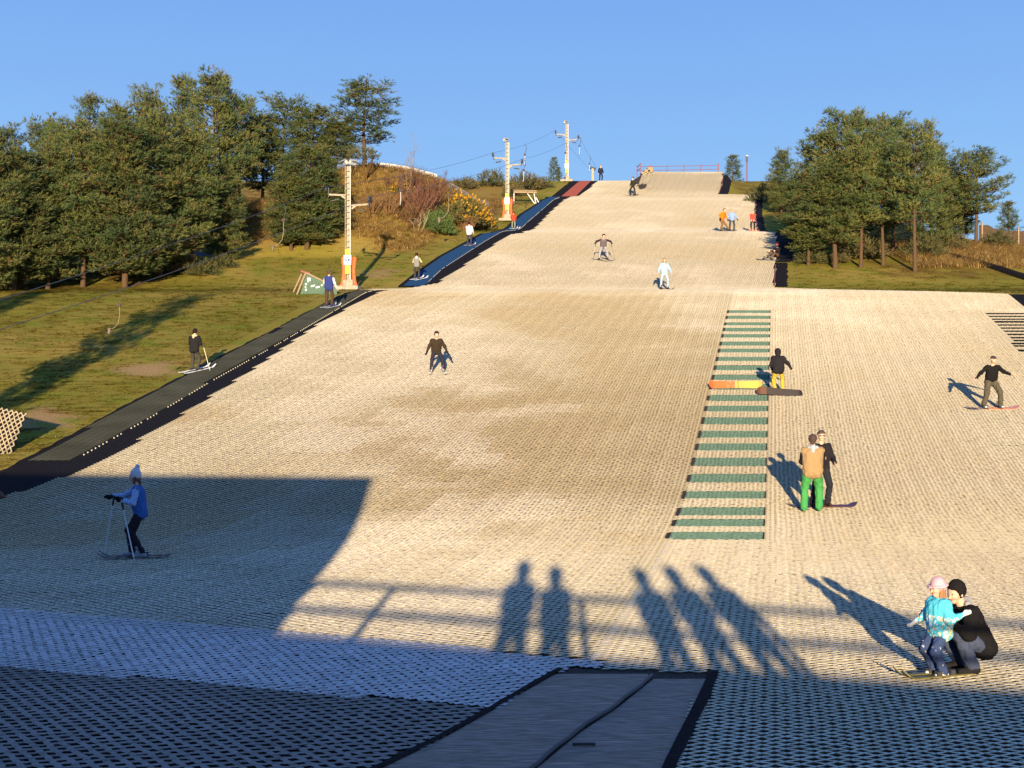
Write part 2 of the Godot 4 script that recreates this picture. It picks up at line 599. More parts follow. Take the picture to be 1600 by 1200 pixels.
	for g: float in BLACK:
		var xl := 19.35 + 0.218 * (g - 48.74)
		var o := obj("black_mat_strip", bm, bc, base)
		o.transform = lay(xl + 3.4, g, 0.016, SHEAR)
		if xl + 6.8 > mat_right(g):
			o.transform = o.transform * Transform3D(Basis.from_scale(Vector3((mat_right(g) - xl) / 6.8, 1, 1)), Vector3(-(3.4 - (mat_right(g) - xl) * 0.5), 0, 0))

func place(u: float, v: float, k: Dictionary) -> Vector2:
	return Vector2(u + k.shear * v, v - k.tilt * u)

func z_name(z: String) -> String:
	return {"right": "bristle_matting", "left": "stained_matting", "up": "upper_matting", "pale": "dense_matting", "old": "worn_matting"}[z]

func interp_f(ds: Array, xs: Array) -> Callable:
	return func(d): return interp(d, ds, xs)

func build_tracks() -> void:
	# black rubber verge between lift track and matting, lower and upper
	var lo_r := interp_f([30.0, 34.0, 38.0, 43.3, 50.3, 59.7, 66.6], [-11.7, -11.34, -10.77, -10.11, -9.06, -7.82, -6.95])
	var lo_l := interp_f([30.0, 34.2, 39.6, 46.5, 53.2, 55.9, 65.2, 66.6], [-13.0, -12.54, -11.88, -10.87, -9.75, -9.42, -7.95, -7.75])
	tag(obj("rubber_verge", ribbon(func(d): return lo_r.call(d) - 0.35, mat_left, 28.0, 66.5, 0.022, 0.4, 3), M.rubber), "black rubber verge between lower lift track and cream matting", "verge", "", "structure")
	tag(obj("drain_ground", ribbon(func(d): return lo_l.call(d) - 0.22 - 0.12 * n2.get_noise_2d(d * 9.0, 3.0), lo_r, 24.0, 66.4, 0.02, 0.4, 4), M.rubber), "dark bare verge along the grass beside the lower lift track", "verge", "", "structure")
	var up_l := interp_f([69.5, 74.4, 79.2, 89.2, 89.6, 96.8, 103.5, 109.5, 116.6], [-5.87, -5.17, -4.32, -1.92, -1.3, -0.15, 0.85, 2.19, 3.4])
	var up_r := interp_f([69.5, 70.5, 74.4, 85.0, 89.6, 94.0, 99.2, 103.5, 116.6], [-4.75, -4.55, -4.06, -1.83, -0.72, 0.45, 1.29, 2.07, 4.4])
	tag(obj("rubber_verge", ribbon(func(d): return up_r.call(d) - 0.3, mat_left, 68.2, 116.8, 0.022, 0.4, 3), M.rubber), "black rubber verge between blue lift carpet and upper matting", "verge", "", "structure")
	tag(obj("carpet_border", ribbon(func(d): return up_l.call(d) - 0.28, up_r, 68.9, 116.7, 0.010, 0.4, 3), M.rubber), "dark border under the blue lift carpet's grass side", "verge", "", "structure")
	tag(obj("lift_carpet", ribbon(up_l, up_r, 69.2, 116.7, 0.03, 0.4, 3), M.blue), "long blue carpet of the upper drag lift track", "carpet", "", "structure")
	var rd_l := interp_f([116.9, 127.2, 131.0], [4.5, 6.67, 7.5])
	var rd_r := interp_f([116.9, 127.2, 131.0], [5.8, 7.82, 8.6])
	tag(obj("lift_carpet", ribbon(rd_l, rd_r, 116.9, 129.5, 0.03, 0.4, 2), M.red_carpet), "short red carpet at the top of the drag lift", "carpet", "", "structure")
	tag(obj("rubber_verge", ribbon(func(d): return rd_l.call(d) - 0.9, mat_left, 116.9, 129.0, 0.016, 0.4, 2), M.rubber), "black rubber verge beside the red lift carpet", "verge", "", "structure")
	# right-hand verges
	for v in [[69.0, 76.9, 0.0, 0.75, "black rubber verge right of the upper slope above the grass bank"], [77.2, 89.9, 0.0, 1.0, "black rubber verge in tree shade right of the upper slope"], [90.6, 117.9, 0.0, 0.62, "black rubber verge beside the skier in the red jacket"], [118.5, 127.5, 0.0, 0.9, "black rubber verge below the right end of the top fence"]]:
		var w: float = v[3]
		tag(obj("rubber_verge", ribbon(func(d): return mat_right(d) - 0.05, func(d): return mat_right(d) + w + 0.12 * n2.get_noise_2d(d * 8.0, 50.0), v[0], v[1], 0.02, 0.4, 2), M.rubber), v[4], "verge", "", "structure")
	tag(obj("rubber_verge", ribbon(func(d): return mat_right(d) - 0.05, func(d): return mat_right(d) + 2.6, 52.0, 63.5, 0.02, 0.4, 2), M.rubber), "black rubber verge at the lower slope's top right corner", "verge", "", "structure")
	# edge boards with a rusty lip on the right sides
	for v in [[69.0, 76.8], [90.6, 117.8], [118.5, 127.5]]:
		var pts := []
		var d: float = v[0]
		while d < v[1]:
			pts.append(V(mat_right(d) + 0.03, d, 0.05))
			d += 1.0
		var o := tube_obj("edge_kerb", pts, 0.035, M.red_paint, null, 5)
		tag(o, "", "", "", "structure")
	# lower lift track of dark mesh, with a row of pale pegs along its inner edge
	var k := {"A": 0.21, "B": 0.16, "shear": 0.15, "tilt": 0.0}
	var where := []
	for j in range(int(33.5 / 0.16), int(66.4 / 0.16)):
		for i in range(-110, -30):
			var q := place((i + 0.5) * 0.21, (j + 0.5) * 0.16, k)
			if q.x > lo_l.call(q.y) and q.x < lo_r.call(q.y) - 0.1:
				where.append(q)
	var mm := MultiMesh.new()
	mm.transform_format = MultiMesh.TRANSFORM_3D
	mm.use_colors = true
	mm.mesh = net_mesh(1, 1, 0.21, 0.16, 0.02, 0.022, 8)
	mm.instance_count = where.size()
	for n in where.size():
		var q: Vector2 = where[n]
		mm.set_instance_transform(n, lay(q.x, q.y, 0.03, 0.15))
		var b := 1.0 + 0.3 * n2.get_noise_2d(q.x * 4.0, q.y * 4.0)
		mm.set_instance_color(n, Color(0.062, 0.066, 0.055) * b)
	var tr := MultiMeshInstance3D.new()
	tr.name = "track_matting"
	tr.multimesh = mm
	tr.material_override = M.bristle
	add_child(tr)
	tag(tr, "dark grey-green mesh matting of the lower drag lift track", "ski matting", "", "stuff")
	for seg in [[lo_r, 34.0, 66.4, 0.22, "row of pale pegs along the lower lift track's inner edge"], [up_r, 70.5, 116.4, 0.34, "row of pale pegs along the blue carpet's inner edge"]]:
		var d: float = seg[1]
		var st := st_new()
		while d < seg[2]:
			var x: float = seg[0].call(d)
			if rng.randf() > 0.12:
				bx(st, V(x - 0.02, d, 0.05), Vector3(0.035, 0.04, 0.09 if seg[3] < 0.3 else 0.26))
			d += seg[3]
		tag(obj("edge_pegs", done(st), mat(Color(0.34, 0.31, 0.22), 0.8)), seg[4], "pegs", "", "stuff")

func build_sheets() -> void:
	# two grey rubber sheets let into the matting in the foreground, with a cable between them
	var seam := interp_f([6.0, 10.5, 11.45, 12.35, 13.64], [-1.7, 0.21, 0.57, 0.99, 1.5])
	var a := obj("rubber_sheet", ribbon(func(d): return panel_l(d) + 0.05, func(d): return seam.call(d) - 0.03, 6.5, 13.78, 0.03, 0.3, 3), M.sheet)
	tag(a, "worn grey rubber sheet left of the seam in the shaded foreground", "rubber sheet")
	var b := obj("rubber_sheet", ribbon(func(d): return seam.call(d) + 0.03, func(d): return panel_r(d) - 0.02, 6.5, 13.56, 0.027, 0.3, 3), M.sheet)
	tag(b, "worn grey rubber sheet right of the seam in the shaded foreground", "rubber sheet")
	tag(obj("rubber_edging", ribbon(func(d): return panel_r(d) - 0.015, func(d): return panel_r(d) + 0.1 + 0.02 * n2.get_noise_2d(d * 14.0, 7.0), 6.5, 13.9, 0.047, 0.1, 1), M.rubber), "black rubber edging along the grey sheets' right side", "edging")
	tag(obj("rubber_edging", ribbon(func(d): return panel_l(d) - 0.02 + 0.02 * n2.get_noise_2d(d * 20.0, 17.0), func(d): return panel_l(d) + 0.055, 6.5, 14.0, 0.047, 0.1, 1), M.rubber), "thin black edging along the grey sheets' left side", "edging")
	var pts := []
	for i in 30:
		var d := 6.6 + i * 0.243
		pts.append(V(seam.call(d) + 0.01 * sin(i * 1.7), d, 0.045))
	tag(tube_obj("cable", pts, 0.022, M.dark, null, 6), "dark cable lying in the seam between the two grey sheets", "cable")
	tag(obj("loose_bar", box_mesh(Vector3(0.2, 0.02, 0.03)), M.dark), "short dark bar lying on the right grey sheet", "bar")
	get_child(get_child_count() - 1).position = V(0.62, 11.05, 0.045)

# ---------------------------------------------------------------- trees
func shoot(vs: PackedVector3Array, ns: PackedVector3Array, cs: PackedColorArray, p: Vector3, dir: Vector3, len: float, blades: int, c: Color, r: RandomNumberGenerator, wide := 0.03) -> void:
	var s := dir.cross(Vector3(0.31, 0.9, 0.2)).normalized()
	var u := dir.cross(s)
	for k in blades:
		var a := TAU * (k + r.randf()) / blades * 1.618
		var f := r.randf_range(0.0, 0.85)
		var o := p + dir * len * f
		var out := (s * cos(a) + u * sin(a))
		var tip := o + (dir * 0.75 + out * r.randf_range(0.45, 0.95)).normalized() * len * r.randf_range(0.45, 0.7)
		var w := dir.cross(out).normalized() * wide
		var n := w.cross(tip - o).normalized()
		if n.dot(out + dir * 0.3 + Vector3(0, 0.3, 0)) < 0.0:
			n = -n
		face3(vs, ns, cs, o - w, o + w, tip, (n + out * 0.5).normalized(), c)

func pine_variant(sd: int, o: Dictionary) -> Array:
	# a pine 10 m tall; returns [trunk mesh, crown mesh]
	var r := RandomNumberGenerator.new()
	r.seed = sd
	var st := st_new()
	var pts := []
	var rad := []
	var bend := Vector2(r.randf_range(-0.25, 0.25), r.randf_range(-0.25, 0.25))
	for i in 12:
		var t := i / 11.0
		pts.append(Vector3(bend.x * sin(t * 4.0) * t, t * 9.7 - 0.15, bend.y * sin(t * 3.0 + 1.0) * t))
		rad.append(lerpf(0.16, 0.022, pow(t, 0.8)))
	tube(st, pts, rad, 8, Color(1, 1, 1))
	var vs := PackedVector3Array()
	var ns := PackedVector3Array()
	var cs := PackedColorArray()
	var base: float = o.base
	var y := base * 10.0
	while y < 9.75:
		var t := (y / 10.0 - base) / (1.0 - base)
		var wide: float = o.wide * (pow(1.0 - t, o.taper) * (0.55 + 0.45 * ss(0.0, o.belly, t))) + 0.25
		var n := int(lerpf(o.limbs, 4.0, t))
		var a0 := r.randf() * TAU
		var tp: Vector3 = pts[0].lerp(pts[11], 0.0)
		var fi := clampf((y + 0.15) / 9.7 * 11.0, 0.0, 10.99)
		tp = pts[int(fi)].lerp(pts[int(fi) + 1], fi - int(fi))
		for i in n:
			if r.randf() < o.gap:
				continue
			var a := a0 + TAU * (i + r.randf_range(-0.3, 0.3)) / n
			var len := wide * r.randf_range(0.62, 1.12)
			var rise := lerpf(o.rise, 1.1, pow(t, 1.4)) + r.randf_range(-0.15, 0.15)
			var out := Vector3(cos(a), 0, sin(a))
			var mid := tp + out * len * 0.5 + Vector3.UP * len * 0.5 * (rise - 0.18)
			var end := tp + out * len + Vector3.UP * len * rise
			tube(st, [tp, mid, end], [0.045 * (1.0 - 0.6 * t) + 0.008, 0.028, 0.008], 4, Color(0.9, 0.9, 0.9))
			# needle clumps along the outer part of the limb, each a puff of upturned shoots
			var clumps := int(1.5 + len * o.dense)
			var tint := r.randf()
			for j in clumps:
				var f := lerpf(0.3 if t > 0.25 else 0.4, 1.0, (j + r.randf()) / clumps)
				var q := tp.lerp(mid, f * 2.0) if f < 0.5 else mid.lerp(end, f * 2.0 - 1.0)
				var side := out.cross(Vector3.UP) * r.randf_range(-1.0, 1.0)
				q += side * len * 0.4 * (1.15 - f * 0.7) + Vector3.UP * r.randf_range(-0.08, 0.15)
				var cr := r.randf_range(0.2, 0.36)
				var sh := clampf(tint + r.randf_range(-0.35, 0.35), 0.0, 1.0)
				for m in 9:
					var rd := Vector3(r.randfn(), r.randfn() * 0.6 + 0.35, r.randfn()).normalized()
					var p := q + rd * cr * r.randf_range(0.2, 1.0)
					var dir := (rd * 0.8 + out * 0.45 + Vector3.UP * r.randf_range(0.3, 0.9)).normalized()
					var g := clampf(sh + r.randf_range(-0.25, 0.25), 0.0, 1.0)
					var c := Color(0.05, 0.08, 0.02).lerp(Color(0.125, 0.125, 0.027), g * g)
					if r.randf() < 0.04:
						c = Color(0.15, 0.08, 0.03)
					shoot(vs, ns, cs, p, dir, r.randf_range(0.24, 0.4), 9, c * o.tone, r, 0.022)
		y += lerpf(o.step, 0.3, t)
	# leading shoots
	for k in 6:
		shoot(vs, ns, cs, pts[11] + Vector3(r.randf_range(-0.12, 0.12), -0.25 * k * 0.5, r.randf_range(-0.12, 0.12)), Vector3(r.randf_range(-0.3, 0.3), 1, r.randf_range(-0.3, 0.3)).normalized(), 0.45, 9, Color(0.06, 0.075, 0.018), r)
	return [done(st), raw_mesh(vs, ns, cs)]

func raw_mesh(vs: PackedVector3Array, ns: PackedVector3Array, cs: PackedColorArray) -> ArrayMesh:
	var arr := []
	arr.resize(Mesh.ARRAY_MAX)
	arr[Mesh.ARRAY_VERTEX] = vs
	arr[Mesh.ARRAY_NORMAL] = ns
	arr[Mesh.ARRAY_COLOR] = cs
	var am := ArrayMesh.new()
	am.add_surface_from_arrays(Mesh.PRIMITIVE_TRIANGLES, arr)
	return am

var pines := []
func pine(kind: int, x: float, d: float, top: float, wide: float, label: String, group: String, turn := -1.0) -> void:
	# top: height of the tree in metres
	var v: Array = pines[kind]
	var t := thing("pine_tree", label, "tree", V(x, d, -0.05), rng.randf() * TAU if turn < 0 else turn, group)
	var s := top / 10.0
	t.scale = Vector3(s * wide, s, s * wide)
	obj("trunk", v[0], M.bark, t)
	obj("crown", v[1], M.needle, t)

func bush_mesh(sd: int, n: int, size: Vector3, c0: Color, c1: Color, len: float, hollow := 0.55, wide := 0.02, blades := 7) -> ArrayMesh:
	var r := RandomNumberGenerator.new()
	r.seed = sd
	var vs := PackedVector3Array()
	var ns := PackedVector3Array()
	var cs := PackedColorArray()
	var nz := FastNoiseLite.new()
	nz.seed = sd
	nz.frequency = 0.9
	for i in n:
		var q := Vector3(r.randfn(), absf(r.randfn()), r.randfn()).normalized()
		var lump := 1.0 + 0.35 * nz.get_noise_3dv(q * 2.0)
		var p := q * lump * lerpf(hollow, 1.0, sqrt(r.randf()))
		p = Vector3(p.x * size.x, p.y * size.y, p.z * size.z)
		var dir := (q + Vector3(r.randf_range(-0.4, 0.4), r.randf_range(0.1, 0.8), r.randf_range(-0.4, 0.4))).normalized()
		shoot(vs, ns, cs, p, dir, len * r.randf_range(0.7, 1.3), blades, c0.lerp(c1, r.randf()), r, wide)
	return raw_mesh(vs, ns, cs)

func twig_mesh(sd: int, stems: int, h: float, spread: float, c: Color) -> ArrayMesh:
	var r := RandomNumberGenerator.new()
	r.seed = sd
	var st := st_new()
	for i in stems:
		var a := r.randf() * TAU
		var p := Vector3(cos(a), 0, sin(a)) * r.randf() * spread * 0.3
		var dir := Vector3(cos(a) * spread / h * r.randf(), 1, sin(a) * spread / h * r.randf()).normalized()
		var len := h * r.randf_range(0.6, 1.05)
		var mid := p + dir * len * 0.5
		var end := p + dir * len + Vector3(r.randf_range(-0.2, 0.2), 0, r.randf_range(-0.2, 0.2))
		tube(st, [p, mid, end], [0.028, 0.018, 0.006], 3, c)
		for k in 9:
			var f := r.randf_range(0.3, 0.95)
			var o := p.lerp(end, f)
			var e := o + Vector3(r.randf_range(-1, 1), r.randf_range(0.4, 1.3), r.randf_range(-1, 1)).normalized() * r.randf_range(0.25, 0.6) * h * 0.35
			tube(st, [o, e], [0.012, 0.005], 3, c)
			for m in 2:
				var o2 := o.lerp(e, r.randf_range(0.4, 0.9))
				tube(st, [o2, o2 + Vector3(r.randf_range(-1, 1), r.randf_range(0.3, 1.3), r.randf_range(-1, 1)).normalized() * 0.3], [0.008, 0.004], 3, c)
	return done(st)

func ordinal(i: int) -> String:
	return ["first", "second", "third", "fourth", "fifth", "sixth", "seventh", "eighth", "ninth", "tenth", "eleventh", "twelfth", "thirteenth", "fourteenth", "fifteenth"][i]

func build_trees() -> void:
	pines = [
		pine_variant(11, {"base": 0.08, "wide": 2.3, "taper": 0.5, "belly": 0.2, "limbs": 8.0, "gap": 0.1, "rise": 0.12, "dense": 3.2, "step": 0.48, "tone": 1.0}),
		pine_variant(12, {"base": 0.24, "wide": 2.3, "taper": 0.42, "belly": 0.3, "limbs": 8.0, "gap": 0.12, "rise": 0.2, "dense": 3.0, "step": 0.5, "tone": 1.1}),
		pine_variant(13, {"base": 0.10, "wide": 2.35, "taper": 0.6, "belly": 0.15, "limbs": 9.0, "gap": 0.08, "rise": 0.08, "dense": 3.4, "step": 0.46, "tone": 0.85}),
		pine_variant(14, {"base": 0.36, "wide": 2.45, "taper": 0.38, "belly": 0.3, "limbs": 7.0, "gap": 0.25, "rise": 0.28, "dense": 2.8, "step": 0.7, "tone": 1.1}),
		pine_variant(15, {"base": 0.36, "wide": 2.35, "taper": 0.42, "belly": 0.4, "limbs": 7.0, "gap": 0.16, "rise": 0.25, "dense": 2.9, "step": 0.55, "tone": 1.2}),
		pine_variant(16, {"base": 0.06, "wide": 2.2, "taper": 0.6, "belly": 0.12, "limbs": 6.0, "gap": 0.22, "rise": 0.4, "dense": 2.4, "step": 0.65, "tone": 1.0}),
	]
	var sets := [
		["dense dark pine, %s from the left in the left wood's front row", "pines of the left wood", [0, 2, 0, 1, 2, 0, 1, 0], [[-26.62, 64.0, 15.47, 1.98], [-25.67, 66.0, 15.03, 1.91], [-24.65, 68.0, 15.66, 1.97], [-23.12, 69.0, 16.54, 2.07], [-20.87, 69.0, 17.12, 2.48], [-19.80, 72.0, 18.27, 2.30], [-18.50, 74.0, 17.39, 1.92], [-17.40, 77.0, 16.16, 1.39]]],
		["tall pine, %s from the left in the left wood's back row", "pines of the left wood", [1, 0, 4, 5, 1, 0, 5, 1, 4, 1, 3, 4, 1, 3], [[-31.80, 80.0, 18.95, 1.92], [-29.93, 82.0, 19.96, 1.97], [-27.80, 80.0, 19.31, 1.76], [-27.72, 84.0, 21.92, 1.68], [-25.83, 84.0, 21.13, 1.89], [-24.42, 86.0, 22.80, 1.93], [-22.66, 88.0, 24.01, 1.98], [-20.00, 86.0, 23.57, 2.41], [-18.70, 88.0, 22.51, 1.76], [-17.94, 92.0, 22.24, 2.07], [-16.33, 92.0, 23.48, 2.30], [-14.26, 92.0, 22.84, 2.07], [-12.65, 92.0, 21.78, 1.66], [-10.81, 94.0, 25.10, 2.63]]],
		["bushy green pine, %s of three before the mound left of the lift tower", "pines before the mound", [2, 0, 2], [[-13.80, 80.0, 16.67, 1.60], [-12.80, 80.0, 17.95, 2.32], [-11.95, 81.0, 17.12, 1.62]]],
		["bare-trunked pine, %s from the left in the right wood's front row", "pines of the right wood", [1, 1, 4, 3, 4], [[17.60, 76.0, 14.47, 1.67], [18.95, 75.0, 16.27, 2.25], [20.52, 75.3, 17.65, 1.66], [22.04, 76.0, 17.02, 1.67], [23.25, 73.8, 17.80, 1.84]]],
		["pine, %s from the left in the right wood's back row", "pines of the right wood", [0, 1, 4, 5, 1, 0, 1, 0, 4, 5], [[19.3, 84.0, 16.93, 1.68], [19.8, 82.0, 18.98, 2.05], [20.80, 80.0, 19.83, 2.08], [22.28, 80.0, 19.55, 1.84], [23.80, 80.0, 19.55, 1.80], [26.86, 82.0, 18.65, 1.64], [29.24, 86.0, 18.03, 1.46], [30.10, 86.0, 17.25, 1.29], [30.20, 83.3, 18.14, 1.92], [34.10, 88.0, 15.65, 1.06]]],
	]
	for s in sets:
		for i in s[3].size():
			var t: Array = s[3][i]
			var h: float = t[2] - H(t[0], t[1])
			pine(s[2][i], t[0], t[1], h, t[3] / (0.23 * h) * 1.12, s[0] % ordinal(i), s[1])
	pine(0, 21.9, 104.0, 22.08 - H(21.9, 104.0), 1.15, "small pine on the ridge at the left end of the right wood", "ridge pines")
	pine(5, 23.63, 137.0, 27.6 - H(23.63, 137.0), 1.5, "small sparse pine beside the lamp post behind the top fence", "ridge pines")
	for e in [[-16.6, 33.5, 10.2, 0.62, "tall pine outside the frame that shades the left grass bank"], [-16.4, 29.0, 6.0, 0.8, "low pine outside the frame beside the lift's lower end"], [-24.8, 38.0, 9.5, 0.75, "far left pine outside the frame above the bank"]]:
		pine(3 if e[2] > 10.0 else 1, e[0], e[1], e[2], e[3], e[4], "pines outside the frame on the left")
	# undergrowth under the left and right woods
	var under := [bush_mesh(31, 420, Vector3(1.0, 0.9, 1.0), Color(0.035, 0.05, 0.014), Color(0.10, 0.085, 0.02), 0.28, 0.3), bush_mesh(32, 420, Vector3(1.1, 0.8, 0.9), Color(0.05, 0.06, 0.016), Color(0.14, 0.095, 0.03), 0.28, 0.3)]
	var spots := [[-27.5, 68.5, 1.5], [-25.2, 70.5, 1.3], [-22.0, 72.0, 1.6], [-19.0, 73.2, 1.2], [-17.6, 72.6, 0.9], [-23.8, 74.5, 1.9], [-28.5, 75.0, 2.0], [-26.2, 66.8, 0.8], [-17.0, 75.0, 0.8]]
	for i in spots.size():
		var p: Array = spots[i]
		var t := thing("shrub", "low dark shrub under the left wood's pines, %s from the left" % ordinal([1, 3, 5, 6, 7, 4, 0, 2, 8][i]), "shrub", V(p[0], p[1]), rng.randf() * TAU, "shrubs under the left wood")
		t.scale = Vector3.ONE * float(p[2])
		obj("foliage", under[i % 2], M.leaf, t)
	var rs := [[17.9, 76.6, 0.9, "low dark shrub at the left foot of the right wood"], [19.6, 76.9, 0.7, "brownish low shrub before the right wood's left trees"], [25.4, 79.0, 1.3, "dark shrub behind the tallest bare trunk of the right wood"], [27.9, 82.0, 1.2, "dark shrub in the gap between the right wood and the lone pine"], [31.6, 83.0, 1.0, "dark shrub right of the lone pine by the fence"], [21.6, 78.5, 1.5, "dark shrub deep in the middle of the right wood"]]
	for i in rs.size():
		var p: Array = rs[i]
		var t := thing("shrub", p[3], "shrub", V(p[0], p[1]), rng.randf() * TAU, "shrubs of the right wood")
		t.scale = Vector3.ONE * float(p[2])
		obj("foliage", under[i % 2], M.leaf, t)
	# mound vegetation: gorse in flower, heath bush, bare brown shrubs
	var gm := bush_mesh(41, 700, Vector3(1.0, 0.85, 0.8), Color(0.06, 0.07, 0.018), Color(0.15, 0.115, 0.028), 0.2, 0.4)
	var gf := bush_mesh(42, 150, Vector3(0.98, 0.95, 0.8), Color(0.36, 0.19, 0.008), Color(0.5, 0.27, 0.012), 0.13, 0.85, 0.03, 6)
	for g in [[-7.75, 88.6, 1.2, 1.15, "gorse bush with a yellow-flowered top, left on the mound"], [-3.5, 92.6, 2.1, 2.1, "large gorse bush covered in yellow flowers, right on the mound"], [-2.2, 94.4, 1.3, 1.4, "gorse bush with scattered yellow flowers at the mound's right end"], [-4.6, 90.6, 1.4, 1.4, "dark gorse bush almost without flowers below the large yellow one"]]:
		var t := thing("gorse_bush", g[4], "bush", V(g[0], g[1], -0.1), rng.randf() * 3.0, "gorse bushes on the mound")
		t.scale = Vector3(g[2], g[3], g[2])
		obj("foliage", gm, M.leaf, t)
		if g[4].find("without") < 0:
			var f := obj("flowers", gf, M.leaf, t)
			f.position = Vector3(0, 0.12, 0.05)
	var hb := thing("round_bush", "round dense dark green bush at the foot of the mound", "bush", V(-5.1, 87.6, -0.1))
	hb.scale = Vector3(1.15, 1.45, 1.1)
	obj("foliage", bush_mesh(43, 1500, Vector3(1, 1, 1), Color(0.045, 0.085, 0.018), Color(0.09, 0.125, 0.026), 0.2, 0.5), M.leaf, hb)
	var bark: StandardMaterial3D = mat(Color.WHITE, 1.0, true)
	var tw := [twig_mesh(51, 34, 2.2, 1.5, Color(0.17, 0.085, 0.055)), twig_mesh(52, 40, 1.6, 1.6, Color(0.21, 0.12, 0.055))]
	var bs := [[-6.6, 87.3, 1.15, "bare reddish-brown shrub left of the round green bush"], [-8.3, 86.0, 1.0, "bare brown shrub at the mound's left foot"], [-7.3, 88.5, 1.2, "bare brown shrub below the small gorse bush"], [-9.4, 85.2, 0.8, "thin bare shrub nearest the lift tower on the mound"], [-5.9, 89.6, 1.2, "tall bare shrub behind the round green bush"], [-3.2, 90.8, 0.8, "dry brown shrub right of the round green bush"], [-1.9, 96.5, 0.7, "dry brown shrub at the mound's right end by the second tower"], [-6.9, 86.2, 0.9, "dry shrub in front of the reddish-brown one"]]
	for i in bs.size():
		var p: Array = bs[i]
		var t := thing("bare_shrub", p[3], "shrub", V(p[0], p[1], -0.05), rng.randf() * TAU, "bare shrubs on the mound")
		t.scale = Vector3.ONE * float(p[2])
		obj("twigs", tw[i % 2], bark, t)
	var sap := thing("sapling", "tall thin leafless sapling standing on the mound", "tree", V(-7.05, 87.6))
	obj("twigs", twig_mesh(53, 5, 5.4, 0.7, Color(0.24, 0.17, 0.10)), bark, sap)
	var fork := thing("bare_shrub", "pale forked bare shrub at the mound's foot left of the round bush", "shrub", V(-6.35, 85.9), 0.0, "bare shrubs on the mound")
	obj("twigs", twig_mesh(54, 4, 1.7, 1.2, Color(0.42, 0.32, 0.2)), bark, fork)
	var lolly := thing("small_tree", "small round-topped tree on a leaning trunk behind the first lift tower", "tree", V(-10.3, 89.5))
	var st := st_new()
	tube(st, [Vector3.ZERO, Vector3(0.35, 0.9, 0), Vector3(0.65, 1.7, 0)], [0.12, 0.09, 0.05], 6, Color(0.9, 0.8, 0.7))
	obj("trunk", done(st), M.bark, lolly)
	st = st_new()
	tube(st, [Vector3(-0.9, 0.2, 0), Vector3(-0.8, 1.0, 0), Vector3(-0.6, 1.6, 0)], [0.05, 0.045, 0.03], 5, Color(0.4, 0.35, 0.3))
	obj("side_stem", done(st), M.bark, lolly)
	var lc := obj("crown", bush_mesh(44, 420, Vector3(1.15, 0.75, 1.0), Color(0.06, 0.07, 0.016), Color(0.12, 0.10, 0.025), 0.22, 0.2), M.leaf, lolly)
	lc.position = Vector3(-0.1, 1.5, 0)
	# ridge scrub
	var scr := [[-2.0, 124.0, 1.5, "low scrub on the ridge left of the second lift tower"], [1.2, 121.5, 1.7, "scrub on the ridge right of the second lift tower"], [2.9, 123.0, 1.0, "low scrub on the ridge left of the third lift tower"], [-4.5, 122.0, 1.3, "low scrub on the ridge behind the mound"], [22.0, 112.0, 1.5, "round pale-tipped bush on the ridge left of the right wood"], [0.2, 117.5, 1.1, "low scrub behind the wooden platform"]]
	for i in scr.size():
		var p: Array = scr[i]
		var t := thing("scrub_bush", p[3], "bush", V(p[0], p[1], -0.1), rng.randf() * TAU, "scrub on the ridge")
		t.scale = Vector3.ONE * float(p[2])
		obj("foliage", under[i % 2], M.leaf, t)
	for q in [[4.35, 133.0, 3.0], [4.9, 134.0, 2.2]]:
		pine(5, q[0], q[1], q[2], 1.1, "young pine on the ridge left of the third lift tower, %s one" % ("taller" if q[2] > 2.5 else "shorter"), "ridge pines")

